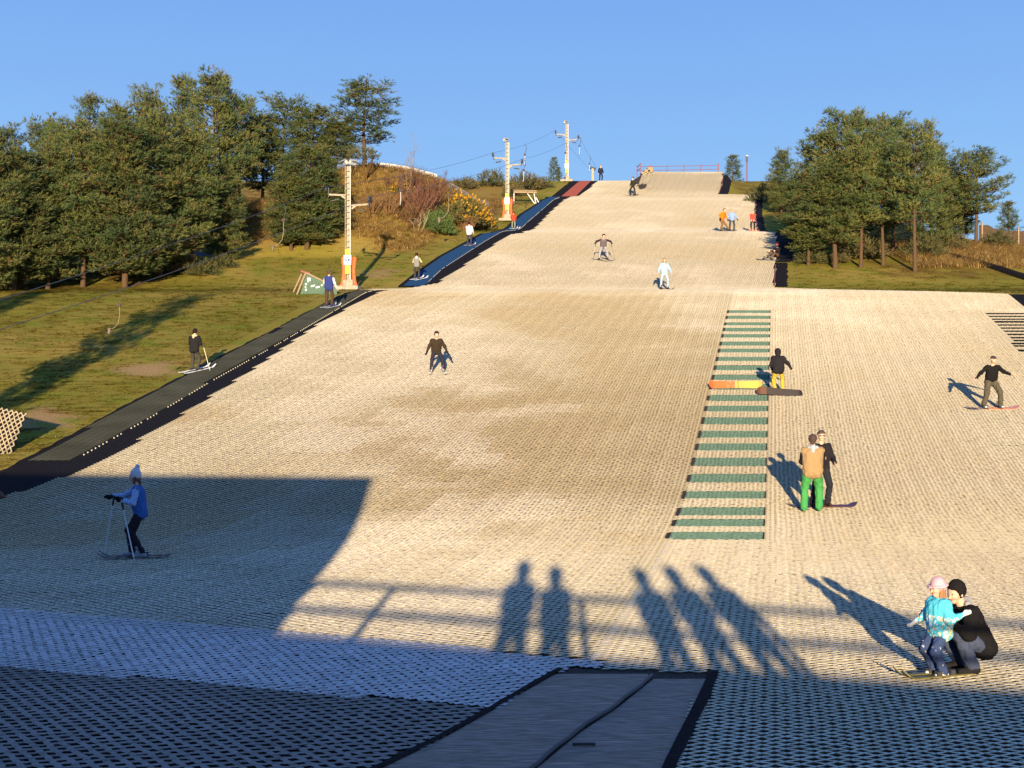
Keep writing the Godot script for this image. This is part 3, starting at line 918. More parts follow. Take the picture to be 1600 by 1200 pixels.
func build_grass() -> void:
	var r := RandomNumberGenerator.new()
	r.seed = 77
	for kind in 2:
		var vs := PackedVector3Array()
		var ns := PackedVector3Array()
		var cs := PackedColorArray()
		for b in (9 if kind == 0 else 12):
			var a := r.randf() * TAU
			var p := Vector3(r.randf_range(-0.09, 0.09), -0.02, r.randf_range(-0.09, 0.09))
			var lean := Vector3(cos(a), 0, sin(a)) * r.randf_range(0.1, 0.7)
			var tip := p + (Vector3.UP + lean) * r.randf_range(0.7, 1.2)
			var w := Vector3(-sin(a), 0, cos(a)) * (0.012 if kind == 0 else 0.01)
			var g := r.randf_range(0.75, 1.15)
			var gn := w.cross(tip - p).normalized()
			if gn.y < 0.0:
				gn = -gn
			face3(vs, ns, cs, p - w, p + w, tip, gn, Color(g, g, g))
		var m := raw_mesh(vs, ns, cs)
		var xf := []
		var col := []
		var n := 0
		var want := 9000 if kind == 0 else 22000
		var tries := 0
		while n < want and tries < want * 6:
			tries += 1
			var d := r.randf_range(31.0, 118.0)
			var x := r.randf_range(-0.42 * d - 1.0, 0.42 * d + 1.0)
			var l := mat_left(d) - (2.35 if d < 68.0 else 2.3)
			if x > l and x < mat_right(d) + 1.1:
				continue
			if d > 52.0 and d < 64.0 and x > 0.0:
				if x < mat_right(d) + 3.0:
					continue
			var mound := d > 81.5 and d < 112.0 and x < interp(d, LD, LX) - 3.0
			var bank := x > 24.0 and d > 75.0 and d < 84.0
			if kind == 0 and mound and r.randf() < 0.8:
				continue
			if kind == 1 and not (mound or bank):
				continue
			if kind == 0 and d > 70.0 and r.randf() < 0.5:
				continue
			var bare := false
			for s in [[-12.8, 45.3, 1.0], [-13.9, 37.9, 0.8], [-7.5, 73.2, 0.8], [-9.6, 67.0, 0.8], [-8.7, 67.6, 0.7]]:
				if Vector2(x - s[0], d - s[1]).length() < s[2]:
					bare = true
			if bare:
				continue
			var h := r.randf_range(0.03, 0.065) if kind == 0 else (r.randf_range(0.16, 0.42) if mound or bank else r.randf_range(0.07, 0.13))
			var b := Basis(Vector3.UP, r.randf() * TAU).scaled(Vector3(1.3, 1, 1.3) if kind == 0 else Vector3(1.6, 1, 1.6))
			b = Basis(b.x, Vector3.UP * h, b.z)
			xf.append(Transform3D(b, V(x, d) + Vector3(0, 0.06 * n1.get_noise_2d(x * 1.2, d * 1.2), 0)))
			var q := r.randf()
			if kind == 0:
				col.append(Color(0.24, 0.25, 0.042).lerp(Color(0.38, 0.30, 0.085), clampf(q * 0.5 + 0.2 + n1.get_noise_2d(x * 1.2, d * 1.2), 0.0, 1.0)))
			else:
				col.append(Color(0.30, 0.19, 0.065).lerp(Color(0.46, 0.31, 0.13), q))
			n += 1
		var mm := MultiMesh.new()
		mm.transform_format = MultiMesh.TRANSFORM_3D
		mm.use_colors = true
		mm.mesh = m
		mm.instance_count = xf.size()
		for i in xf.size():
			mm.set_instance_transform(i, xf[i])
			mm.set_instance_color(i, col[i])
		var mi := MultiMeshInstance3D.new()
		mi.name = "short_grass" if kind == 0 else "dry_grass"
		mi.multimesh = mm
		mi.material_override = M.grass
		add_child(mi)
		tag(mi, "short olive turf on the banks beside the ski slope" if kind == 0 else "tawny dry tussock grass on the mound and the right bank", "grass", "", "stuff")

# ---------------------------------------------------------------- drag lift
var arm_ends := []
func lift_tower(x: float, d: float, h: float, label: String, sign_on: bool, pads: bool, lamps: int, la: float) -> void:
	var t := thing("lift_tower", label, "lift tower", V(x, d), -0.12, "drag lift towers")
	var st := st_new()
	bx(st, Vector3(0, h * 0.5, 0), Vector3(0.19, h, 0.2))
	obj("column", done(st), M.conc, t)
	var pw := 0.135
	for s in [-1, 1]:
		st = st_new()
		bx(st, Vector3(s * pw, h * 0.5 + 0.05, 0.2), Vector3(0.034, h - 0.1, 0.05))
		obj("ladder_rail", done(st), M.conc if s < 0 else M.steel, t)
	var y := 1.9
	var rung := box_mesh(Vector3(0.25, 0.03, 0.03))
	while y < h - 0.1:
		obj("rung", rung, M.conc, t).position = Vector3(0, y, 0.215)
		y += 0.31
	st = st_new()
	bx(st, Vector3(0, 0.05, 0.05), Vector3(1.25, 0.22, 1.1))
	bx(st, Vector3(0, 0.3, 0.0), Vector3(0.55, 0.4, 0.5))
	obj("concrete_base", done(st), M.conc, t)
	for yb in [[1.05, 0.5], [1.95, 0.3]]:
		st = st_new()
		bx(st, Vector3(0, yb[0], 0.235), Vector3(0.27, yb[1], 0.02))
		obj("yellow_band", done(st), M.yellow, t)
	if sign_on:
		st = st_new()
		bx(st, Vector3(0, 1.52, 0.27), Vector3(0.40, 0.52, 0.02))
		var sg := obj("sign", done(st), M.white, t)
		# round blue emblem with a white figure in it
		st = st_new()
		tube(st, [Vector3(0, 1.55, 0.278), Vector3(0, 1.55, 0.286)], [0.135], 20)
		obj("emblem", done(st), M.blue_ink, sg)
		st = st_new()
		bx(st, Vector3(0.0, 1.49, 0.29), Vector3(0.05, 0.15, 0.008))
		bx(st, Vector3(0.0, 1.59, 0.29), Vector3(0.17, 0.035, 0.008), Basis(Vector3.BACK, 0.35))
		bx(st, Vector3(0.015, 1.64, 0.29), Vector3(0.05, 0.05, 0.008))
		obj("figure", done(st), M.white, sg)
	if pads:
		for s in [-1, 1]:
			st = st_new()
			tube(st, [Vector3(s * 0.42, 0.05, 0.02), Vector3(s * 0.3, 0.45, 0), Vector3(s * 0.26, 1.0, 0), Vector3(s * 0.3, 1.65, -0.02), Vector3(s * 0.3, 1.72, -0.02)], [0.13, 0.1, 0.1, 0.13, 0.06], 8)
			obj("crash_pad", done(st), M.orange, t)
	# arms with sheaves: left one higher
	var ends := []
	for a in [[-1, la + 0.55], [1, la]]:
		var s: float = a[0]
		var ay: float = a[1]
		st = st_new()
		bx(st, Vector3(s * 0.62, ay, 0.0), Vector3(0.95, 0.1, 0.1), Basis(Vector3.BACK, s * 0.06))
		bx(st, Vector3(s * 0.28, ay - 0.12, 0.0), Vector3(0.3, 0.1, 0.1), Basis(Vector3.BACK, s * 0.6))
		var arm := obj("cross_arm", done(st), M.conc, t)
		st = st_new()
		bx(st, Vector3(s * 1.08, ay + 0.14, 0.0), Vector3(0.06, 0.5, 0.16))
		bx(st, Vector3(s * 0.72, ay - 0.28, 0.0), Vector3(0.42, 0.06, 0.22), Basis(Vector3.BACK, -s * 0.15))
		obj("sheave_bracket", done(st), M.dark, arm)
		for q in [-0.22, 0.22]:
			st = st_new()
			tube(st, [Vector3(s * 1.12, ay + 0.28, q), Vector3(s * 1.19, ay + 0.28, q)], [0.15], 12)
			obj("sheave_wheel", done(st), M.dark, arm)
		ends.append(t.transform * Vector3(s * 1.155, ay + 0.44, 0))
	arm_ends.append(ends)
	for i in lamps:
		var b := Basis(Vector3.UP, (-0.9 if i == 0 else 0.9) if lamps > 1 else 0.9) * Basis(Vector3.RIGHT, 0.55)
		var o := Vector3(-0.16 if i == 0 else 0.22, h + 0.2, 0.08)
		st = st_new()
		bx(st, o, Vector3(0.44, 0.28, 0.18), b, 0.05)
		bx(st, o + b * Vector3(0, 0.165, 0.1), Vector3(0.46, 0.02, 0.26), b)
		var fl := obj("floodlight", done(st), M.steel, t)
		st = st_new()
		bx(st, o + b * Vector3(0, 0, 0.095), Vector3(0.38, 0.22, 0.02), b)
		obj("lens", done(st), M.glass, fl)
		st = st_new()
		bx(st, Vector3(o.x * 0.5, h + 0.05, 0.04), Vector3(0.3, 0.06, 0.06))
		obj("lamp_bracket", done(st), M.dark, fl)

func hang(p: Vector3, q: Vector3, sag: float, n := 16) -> Array:
	var out := []
	for i in n + 1:
		var t := float(i) / n
		out.append(p.lerp(q, t) - Vector3.UP * sag * 4.0 * t * (1.0 - t))
	return out

func tow(p: Vector3, s: float, label: String, size := 1.0, hook := true) -> void:
	# a drag-lift hanger: clamp arm, spring drum, then a bent pole with a seat disc
	var t := thing("tow_hanger", label, "tow bar", p, 0.0, "tow bars hanging from the lift cable")
	t.scale = Vector3.ONE * size
	tube_obj("clamp_arm", [Vector3(0, 0, 0), Vector3(s * 0.1, -0.12, 0), Vector3(s * 0.14, -0.45, 0), Vector3(s * 0.02, -0.75, 0)], 0.022, M.dark, t)
	var st := st_new()
	tube(st, [Vector3(0, -0.88, -0.06), Vector3(0, -0.88, 0.06)], [0.1], 10)
	obj("spring_drum", done(st), mat(Color(0.07, 0.05, 0.05), 0.85), t)
	if hook:
		tube_obj("tow_pole", [Vector3(0, -0.98, 0), Vector3(s * 0.01, -1.5, 0), Vector3(-s * 0.06, -1.95, 0), Vector3(-s * 0.3, -2.25, 0), Vector3(-s * 0.52, -2.32, 0)], 0.018, mat(Color(0.24, 0.2, 0.13), 0.85), t)
		st = st_new()
		tube(st, [Vector3(-s * 0.6, -2.28, 0), Vector3(-s * 0.6, -2.34, 0)], [0.15, 0.13], 10)
		tube(st, [Vector3(-s * 0.6, -2.34, 0), Vector3(-s * 0.62, -2.6, 0.02)], [0.1, 0.07], 8)
		obj("seat_disc", done(st), mat(Color(0.16, 0.13, 0.1), 0.85), t)
	else:
		tube_obj("tow_pole", [Vector3(0, -0.98, 0), Vector3(0, -1.5, 0), Vector3(-s * 0.03, -1.75, 0)], 0.02, mat(Color(0.5, 0.5, 0.52), 0.6), t)
		obj("seat_disc", box_mesh(Vector3(0.16, 0.05, 0.1)), M.dark, t).position = Vector3(-s * 0.04, -1.78, 0)

func build_lift() -> void:
	lift_tower(-8.64, 67.75, 6.5, "nearest lift tower with two floodlights, orange pads and a round blue sign", true, true, 2, 4.45)
	lift_tower(-0.35, 99.9, 6.1, "middle lift tower with one floodlight above the child in red", true, true, 1, 4.35)
	lift_tower(5.47, 127.3, 5.7, "farthest lift tower against the sky at the slope's top", true, false, 1, 4.15)
	# bottom wheel beyond the left edge of the picture
	var low := thing("return_wheel", "steel return wheel post of the drag lift outside the left edge", "lift wheel", V(-15.2, 22.0))
	var st := st_new()
	bx(st, Vector3(0, 1.2, 0), Vector3(0.3, 2.4, 0.3))
	obj("post", done(st), M.steel, low)
	st = st_new()
	tube(st, [Vector3(0, 2.35, 0), Vector3(0, 2.45, 0)], [1.0], 20)
	obj("wheel", done(st), M.dark, low)
	var top := thing("top_wheel_post", "short post with a wheel at the upper end of the drag lift", "lift wheel", V(8.2, 130.2))
	st = st_new()
	bx(st, Vector3(0, 0.7, 0), Vector3(0.26, 1.5, 0.26))
	obj("post", done(st), M.conc, top)
	st = st_new()
	tube(st, [Vector3(-0.25, 1.5, 0.0), Vector3(0.3, 1.3, 0.0)], [0.14], 8)
	obj("wheel", done(st), M.dark, top)
	for side in 2:
		var names := ["left", "right"]
		var pts := [low.position + Vector3(-1.0 if side == 0 else 1.0, 2.4, 0)]
		for e in arm_ends:
			pts.append(e[side])
		pts.append(top.position + Vector3(-0.4 if side == 0 else 0.4, 1.45, 0))
		var line := []
		for i in pts.size() - 1:
			var seg := hang(pts[i], pts[i + 1], [0.3, 0.3, 0.3, 0.1][i])
			if i > 0:
				seg.pop_front()
			line.append_array(seg)
		st = st_new()
		tube(st, line, [0.011], 5)
		tag(obj("haul_cable", done(st), M.cable), "steel cable running over the lift towers' %s arms" % names[side], "cable", "lift cables")
		# hangers by segment and fraction
		for h in ([[0, 0.84, 0.85, true, "tow bar hanging before the dark hollow left of the nearest tower"], [1, 0.35, 1.0, false, "short tow bar against the mound's crest"], [2, 0.45, 1.0, false, "tow bar hanging in the sky left of the farthest tower"]] if side == 0 else [[0, 0.36, 0.5, true, "tow bar hanging low over the grass at the far left"], [1, 0.42, 1.0, true, "pale bent tow bar hanging before the gorse on the mound"], [2, 0.02, 1.0, false, "tow bar hanging at the middle tower's right arm"], [2, 0.72, 1.0, false, "curved tow bar in the sky close left of the farthest tower"], [3, 0.05, 1.0, false, "tow bar hanging at the farthest tower's right arm"], [3, 0.6, 0.9, false, "tow bar near the top of the red carpet"]]):
			var seg := hang(pts[h[0]], pts[h[0] + 1], [0.3, 0.3, 0.3, 0.1][h[0]], 100)
			tow(seg[int(h[1] * 100)], 1.0, h[4], h[2], h[3])

# ---------------------------------------------------------------- small structures
func build_props() -> void:
	# green wedge-shaped board with white lettering, beside the nearest tower
	var w := thing("wedge_board", "green wedge-shaped board with white marks and pale timber posts, beside the nearest lift tower", "sign board", V(-9.95, 63.6), 0.1)
	var st := st_new()
	st.set_smooth_group(-1)
	var A := [Vector3(-0.55, 0.0, 0.12), Vector3(-0.28, 1.02, 0.04), Vector3(1.25, 0.0, 0.12), Vector3(1.25, 0.32, 0.1)]
	var off := Vector3(0.0, 0, -0.06)
	for q in [[A[0], A[1], A[3]], [A[0], A[3], A[2]]]:
		for p in q:
			st.add_vertex(p)
		for p in [q[0], q[2], q[1]]:
			st.add_vertex(p + off)
	for q in [[A[0], A[1]], [A[1], A[3]], [A[3], A[2]], [A[2], A[0]]]:
		quad(st, q[0], q[1], q[1] + off, q[0] + off)
	obj("green_panel", done(st), M.green_board, w)
	for q in [[Vector3(-0.72, -0.05, 0.16), Vector3(-0.3, 1.05, 0.08)], [Vector3(-1.0, 0.0, -0.55), Vector3(-0.5, 1.05, -0.2)], [Vector3(-0.28, 1.06, 0.06), Vector3(1.25, 0.34, 0.12)]]:
		tube_obj("timber", [q[0], q[1]], 0.055, M.wood, w, 5)
	st = st_new()
	bx(st, Vector3(-0.3, 1.08, -0.08), Vector3(0.5, 0.12, 0.35), Basis(Vector3.BACK, -0.3))
	obj("red_cap", done(st), M.red_paint, w)
	for q in [[-0.13, 0.74, 0.16, 0.16], [-0.28, 0.5, 0.07, 0.09], [-0.3, 0.36, 0.06, 0.07], [-0.28, 0.22, 0.08, 0.1], [-0.18, 0.62, 0.05, 0.05], [0.06, 0.42, 0.2, 0.07], [0.3, 0.36, 0.2, 0.07], [0.5, 0.45, 0.08, 0.07]]:
		st = st_new()
		bx(st, Vector3(q[0], q[1], 0.128 - 0.075 * q[1]), Vector3(q[2], q[3], 0.014), Basis(Vector3.BACK, 0.3 if q[0] > 0 else 0.0) * Basis(Vector3.RIGHT, -0.08))
		obj("lettering", done(st), mat(Color(0.62, 0.66, 0.6), 0.7), w)
	# wooden unloading platform beside the middle tower
	var pf := thing("wooden_platform", "wooden platform on pale trestle legs behind the middle lift tower", "platform", V(1.1, 110.5, 0.0), 0.1)
	for k in 6:
		st = st_new()
		bx(st, Vector3(-0.1, 0.98 + 0.002 * (k % 2), -0.75 + k * 0.3), Vector3(2.1, 0.07, 0.28))
		obj("plank", done(st), M.wood, pf)
	st = st_new()
	bx(st, Vector3(-0.1, 0.86, 0.72), Vector3(2.1, 0.16, 0.07))
	obj("edge_beam", done(st), M.wood, pf)
	for q in [[Vector3(0.1, 0.85, 0.6), Vector3(0.8, -0.1, 0.6)], [Vector3(0.72, 0.85, 0.6), Vector3(0.9, -0.1, 0.62)], [Vector3(0.9, 0.85, -0.5), Vector3(1.3, 0.1, -0.5)], [Vector3(-1.0, 0.85, 0.6), Vector3(-1.0, -0.4, 0.6)]]:
		tube_obj("leg", [q[0], q[1]], 0.045, M.white, pf, 6)
	# red tubular fence along the top start ramp
	var f := thing("railing", "red tubular railing along the top edge of the slope", "railing", V(12.9, 131.5))
	var xs := [-0.05, 1.35, 3.05, 4.75, 6.5, 8.3]
	for i in xs.size():
		var g: float = H(12.9 + xs[i], 131.5) - f.position.y
		st = st_new()
		bx(st, Vector3(xs[i], g + (0.5 if i in [0, 5] else 0.45), 0), Vector3(0.09 if i in [0, 5] else 0.07, 1.35 if i in [0, 5] else 1.1, 0.09))
		obj("post", done(st), M.red_paint, f)
	var yt: float = H(17.0, 131.5) - f.position.y
	for yy in [0.92, 0.52]:
		tube_obj("rail", [Vector3(-0.05, yt + yy - 0.12, 0.06), Vector3(8.3, yt + yy, 0.06)], 0.03, M.red_paint, f, 6)
	st = st_new()
	bx(st, Vector3(0.1, 0.35, 2.4), Vector3(0.08, 1.5, 0.08))
	obj("post", done(st), M.red_paint, f)
	tube_obj("rail", [Vector3(0.1, 1.0, 2.4), Vector3(-0.05, yt + 0.8, 0.0)], 0.03, M.red_paint, f, 6)
	tube_obj("rail", [Vector3(0.1, 0.55, 2.4), Vector3(-0.05, yt + 0.4, 0.0)], 0.03, M.red_paint, f, 6)
	# low wooden step at the ramp's left end
	var b := thing("start_step", "low wooden step at the left end of the top railing", "step", V(13.05, 127.6))
	for k in 3:
		st = st_new()
		bx(st, Vector3(0.1 + k * 0.32, 0.1 + k * 0.16, -0.3), Vector3(0.6, 0.18 + k * 0.2, 0.9))
		obj("plank", done(st), M.wood, b)
	# lamp post on the ridge
	var l := thing("lamp_post", "slim lamp post on the ridge beside the small sparse pine", "lamp post", V(24.6, 134.0))
	var ly: float = 3.15 + 0.1765 * 134.0 - l.position.y
	tube_obj("pole", [Vector3(0, -0.1, 0), Vector3(0, ly, 0)], 0.07, M.red_paint, l, 8)
	st = st_new()
	bx(st, Vector3(0, ly - 0.1, 0.02), Vector3(0.2, 0.55, 0.2))
	obj("lamp_head", done(st), M.dark, l)
	obj("top_cap", box_mesh(Vector3(0.24, 0.08, 0.24)), M.white, l).position = Vector3(0, ly + 0.22, 0.02)
	# pale and blue troughs of a sledge run behind the trees and along the mound's crest
	for q in [
		["white trough of the sledge run along the mound's crest", M.white, [[-11.6, 93.0], [-9.6, 93.0], [-7.4, 94.2], [-5.6, 95.6]], 0.46, 0.02],
		["grey trough of the sledge run curving down the mound's right end", M.steel, [[-5.5, 95.8], [-4.4, 98.0], [-3.0, 101.0], [-1.9, 104.0]], 0.4, 0.02],
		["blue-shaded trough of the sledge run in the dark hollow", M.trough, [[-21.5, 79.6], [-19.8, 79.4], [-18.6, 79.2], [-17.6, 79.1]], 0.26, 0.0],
		["pale trough of the sledge run behind the trunks at the far left", M.white, [[-33.0, 72.5], [-29.4, 73.6], [-27.5, 74.4], [-25.5, 75.2]], 0.2, 0.3]]:
		st = st_new()
		st.set_smooth_group(-1)
		var prev := []
		for i in (q[2].size() - 1) * 6 + 1:
			var k := mini(i / 6, q[2].size() - 2)
			var fr: float = i / 6.0 - k
			var a: Array = q[2][k]
			var e: Array = q[2][k + 1]
			var x := lerpf(a[0], e[0], fr)
			var d := lerpf(a[1], e[1], fr)
			var hh: float = q[3]
			var o := V(x, d, q[4])
			var row := [o + Vector3(0, -0.15, 0.03), o + Vector3(0, hh, 0), o + Vector3(0, hh, -0.06), o + Vector3(0, 0.06, -0.12), o + Vector3(0, 0.06, -0.8), o + Vector3(0, hh, -0.9), o + Vector3(0, hh, -0.96), o + Vector3(0, -0.15, -0.96)]
			if prev:
				for m in 7:
					quad(st, prev[m], row[m], row[m + 1], prev[m + 1])
			prev = row
		tag(obj("sledge_run", done(st), q[1]), q[0], "sledge run", "sledge run sections")
	# dark kerb of the path on the right bank
	var pts := []
	for q in [[23.9, 86.0], [26.2, 82.0], [27.0, 79.4], [27.8, 77.0], [28.35, 74.2], [28.75, 71.6], [29.6, 67.0]]:
		pts.append(q)
	st = st_new()
	var pr := []
	for i in (pts.size() - 1) * 5 + 1:
		var k := mini(i / 5, pts.size() - 2)
		var fr := i / 5.0 - k
		var x := lerpf(pts[k][0], pts[k + 1][0], fr)
		var d := lerpf(pts[k][1], pts[k + 1][1], fr)
		var row := [V(x - 0.28, d, -0.05), V(x - 0.26, d, 0.22), V(x + 0.02, d, 0.26), V(x + 0.04, d, -0.05)]
		if pr:
			for m in 3:
				quad(st, pr[m], row[m], row[m + 1], pr[m + 1])
		pr = row
	tag(obj("black_kerb", done(st), M.rubber), "long black kerb running diagonally down the right grass bank", "kerb")
	# dark board fence at the far right
	var fe := thing("board_fence", "dark board fence in the shade at the far right edge", "fence", V(32.5, 84.5))
	var plank := box_mesh(Vector3(0.14, 1.25, 0.03))
	for i in 50:
		var x := -1.6 + i * 0.15
		var o := obj("board", plank, M.fence_wood, fe)
		o.position = Vector3(x, H(32.5 + x, 84.5) - fe.position.y + 0.6 + rng.randf_range(-0.02, 0.02), rng.randf_range(-0.008, 0.008))
	for i in 4:
		var x := -1.5 + i * 2.4
		st = st_new()
		bx(st, Vector3(x, H(32.5 + x, 84.5) - fe.position.y + 0.7, 0.08), Vector3(0.1, 1.5, 0.1))
		obj("post", done(st), M.wood, fe)
	# netting-covered crash mat standing on the left bank
	var cm := thing("crash_mat", "cream diamond matting panel leaning on the grass at the left edge", "mat panel", V(-13.62, 34.6), 0.3)
	var nm := obj("netting", net_mesh(14, 7, 0.13, 0.2, 0.017, 0.024, 66), M.bristle, cm)
	nm.transform = Transform3D(Basis(Vector3(1, 0, 0), 1.05) * Basis(Vector3.UP, -0.28), Vector3(-0.62, 0.62, 0))
	nm.set_meta("kind", "stuff")
	nm.material_override = mat(Color(0.38, 0.31, 0.21), 0.85, true)
	st = st_new()
	bx(st, Vector3(-0.62, 0.6, -0.03), Vector3(1.8, 0.03, 1.4), Basis(Vector3(1, 0, 0), 1.05) * Basis(Vector3.UP, -0.28))
	obj("backing", done(st), M.rubber, cm)
	for s in [-1.2, 0.15]:
		tube_obj("prop", [Vector3(s, 0.9, -0.25), Vector3(s, -0.05, -0.9)], 0.03, M.wood, cm, 5)
	var pile := thing("rubber_roll", "dull reddish rolled mat lying in the shade at the left edge", "rolled mat", V(-12.15, 29.6))
	st = st_new()
	tube(st, [Vector3(-0.7, 0.14, 0.1), Vector3(-0.1, 0.15, 0), Vector3(0.3, 0.1, -0.05), Vector3(0.42, 0.04, -0.06)], [0.16, 0.16, 0.1, 0.03], 9)
	obj("roll", done(st), mat(Color(0.16, 0.07, 0.05), 0.9), pile)

# ---------------------------------------------------------------- people
# tapered capsules joined with a smooth minimum, meshed as surface nets
func sdf(prims: Array, cell: float, k: float) -> Array:
	var lo := Vector3.ONE * 1e6
	var hi := -lo
	for p in prims:
		var m := maxf(p[2], p[3]) + cell * 2.5
		lo = lo.min(p[0].min(p[1]) - Vector3.ONE * m)
		hi = hi.max(p[0].max(p[1]) + Vector3.ONE * m)
	var nx := int((hi.x - lo.x) / cell) + 2
	var ny := int((hi.y - lo.y) / cell) + 2
	var nz := int((hi.z - lo.z) / cell) + 2
	var f := PackedFloat32Array()
	f.resize(nx * ny * nz)
	f.fill(9.0)
	for p in prims:
		var a: Vector3 = p[0]
		var ra: float = p[2]
		var rb: float = p[3]
		var ba: Vector3 = p[1] - a
		var bb := maxf(ba.dot(ba), 1e-9)
		var m := maxf(ra, rb) + cell * 2.2
		var l: Vector3 = (a.min(p[1]) - Vector3.ONE * m - lo) / cell
		var h: Vector3 = (a.max(p[1]) + Vector3.ONE * m - lo) / cell
		for iz in range(maxi(0, int(l.z)), mini(nz - 1, int(h.z) + 1) + 1):
			for iy in range(maxi(0, int(l.y)), mini(ny - 1, int(h.y) + 1) + 1):
				var row := (iz * ny + iy) * nx
				for ix in range(maxi(0, int(l.x)), mini(nx - 1, int(h.x) + 1) + 1):
					var q := lo + Vector3(ix, iy, iz) * cell - a
					var t := clampf(q.dot(ba) / bb, 0.0, 1.0)
					var d := (q - ba * t).length() - ra - (rb - ra) * t
					var o := f[row + ix]
					if o > 8.0:
						f[row + ix] = d
					else:
						var w := maxf(k - absf(o - d), 0.0) / k
						f[row + ix] = minf(o, d) - w * w * k * 0.25
	var at := PackedInt32Array()
	at.resize(nx * ny * nz)
	at.fill(-1)
	var v := PackedVector3Array()
	var offs := [0, 1, nx, nx + 1, nx * ny, nx * ny + 1, nx * ny + nx, nx * ny + nx + 1]
	var edges := [[0, 1], [2, 3], [4, 5], [6, 7], [0, 2], [1, 3], [4, 6], [5, 7], [0, 4], [1, 5], [2, 6], [3, 7]]
	var cor := [Vector3(0, 0, 0), Vector3(1, 0, 0), Vector3(0, 1, 0), Vector3(1, 1, 0), Vector3(0, 0, 1), Vector3(1, 0, 1), Vector3(0, 1, 1), Vector3(1, 1, 1)]
	for iz in nz - 1:
		for iy in ny - 1:
			var row := (iz * ny + iy) * nx
			for ix in nx - 1:
				var i := row + ix
				var f0 := f[i]
				if f0 > 8.0:
					continue
				var neg := 0
				for o in offs:
					if f[i + o] < 0.0:
						neg += 1
				if neg == 0 or neg == 8:
					continue
				var s := Vector3.ZERO
				var c := 0
				for e in edges:
					var p := f[i + offs[e[0]]]
					var q := f[i + offs[e[1]]]
					if (p < 0.0) != (q < 0.0):
						s += (cor[e[0]] as Vector3).lerp(cor[e[1]], p / (p - q))
						c += 1
				at[i] = v.size()
				v.append(lo + (Vector3(ix, iy, iz) + s / c) * cell)
	var idx := PackedInt32Array()
	for iz in range(1, nz - 1):
		for iy in range(1, ny - 1):
			var row := (iz * ny + iy) * nx
			for ix in range(1, nx - 1):
				var i := row + ix
				var f0 := f[i]
				if f0 > 8.0:
					continue
				var n0 := f0 < 0.0
				for ax in 3:
					var st: int = offs[[1, 2, 4][ax]]
					if (f[i + st] < 0.0) == n0:
						continue
					var u: int = offs[[2, 4, 1][ax]]
					var w: int = offs[[4, 1, 2][ax]]
					var a := at[i]
					var b := at[i - u]
					var c := at[i - u - w]
					var d := at[i - w]
					if a < 0 or b < 0 or c < 0 or d < 0:
						continue
					if n0:
						idx.append_array(PackedInt32Array([a, c, b, a, d, c]))
					else:
						idx.append_array(PackedInt32Array([a, b, c, a, c, d]))
	return [v, idx]

func net_to(parts: Array, fold := 0.0, paint = null) -> ArrayMesh:
	var am := ArrayMesh.new()
	var vs := PackedVector3Array()
	var idx := PackedInt32Array()
	for p in parts:
		var base := vs.size()
		vs.append_array(p[0])
		for i in p[1]:
			idx.append(base + i)
	var ns := face_normals(vs, idx)
	if fold > 0.0:
		for i in vs.size():
			var q := vs[i]
			vs[i] += ns[i] * fold * (n2.get_noise_3d(q.x * 60.0, q.y * 34.0, q.z * 60.0) + 0.5 * n2.get_noise_3d(q.x * 150.0 + 9.0, q.y * 90.0, q.z * 150.0))
		ns = face_normals(vs, idx)
	var arr := []
	arr.resize(Mesh.ARRAY_MAX)
	arr[Mesh.ARRAY_VERTEX] = vs
	arr[Mesh.ARRAY_NORMAL] = ns
	arr[Mesh.ARRAY_INDEX] = idx
	if paint != null:
		var cs := PackedColorArray()
		for q in vs:
			cs.append(paint.call(q))
		arr[Mesh.ARRAY_COLOR] = cs
	am.add_surface_from_arrays(Mesh.PRIMITIVE_TRIANGLES, arr)
	return am

# a right hand at the origin: wrist at 0, fingers along -y, palm facing -z, thumb towards +x
func make_hand(curl: float) -> Array:
	var pr := []
	for i in 4:
		var x := 0.03 - i * 0.02
		pr.append([Vector3(x * 0.6, 0.0, 0), Vector3(x, -0.085, 0), 0.016, 0.0135])
		var len: float = [0.072, 0.08, 0.074, 0.058][i]
		var p := Vector3(x, -0.088, 0)
		var a := 0.25 + curl * 0.5
		for s in 3:
			var q: Vector3 = p + Vector3(0, -cos(a), -sin(a)) * len * [0.45, 0.32, 0.25][s]
			pr.append([p, q, 0.0105 - s * 0.001, 0.0095 - s * 0.001])
			p = q
			a += 0.25 + curl * 0.75
	pr.append([Vector3(0.024, -0.02, -0.004), Vector3(0.052, -0.055, -0.018), 0.016, 0.012])
	pr.append([Vector3(0.052, -0.055, -0.018), Vector3(0.052 - curl * 0.012, -0.09, -0.03), 0.012, 0.0095])
	return sdf(pr, 0.008, 0.008)

func placed(m: Array, t: Transform3D, flip: bool) -> Array:
	var v := PackedVector3Array()
	for p in m[0]:
		v.append(t * Vector3(-p.x if flip else p.x, p.y, p.z))
	var idx: PackedInt32Array = m[1].duplicate()
	if flip:
		idx.reverse()
	return [v, idx]

func bend(a: Vector3, b: Vector3, l1: float, l2: float, pole: Vector3) -> Vector3:
	var ab := b - a
	var d := clampf(ab.length(), 0.02, (l1 + l2) * 0.999)
	var n := ab.normalized()
	var c := clampf((l1 * l1 + d * d - l2 * l2) / (2.0 * l1 * d), -1.0, 1.0)
	var p := (pole - n * pole.dot(n)).normalized()
	return a + n * l1 * c + p * l1 * sqrt(maxf(0.0, 1.0 - c * c))

func reach(a: Vector3, b: Vector3, l: float) -> Vector3:
	return a + (b - a).limit_length(l)

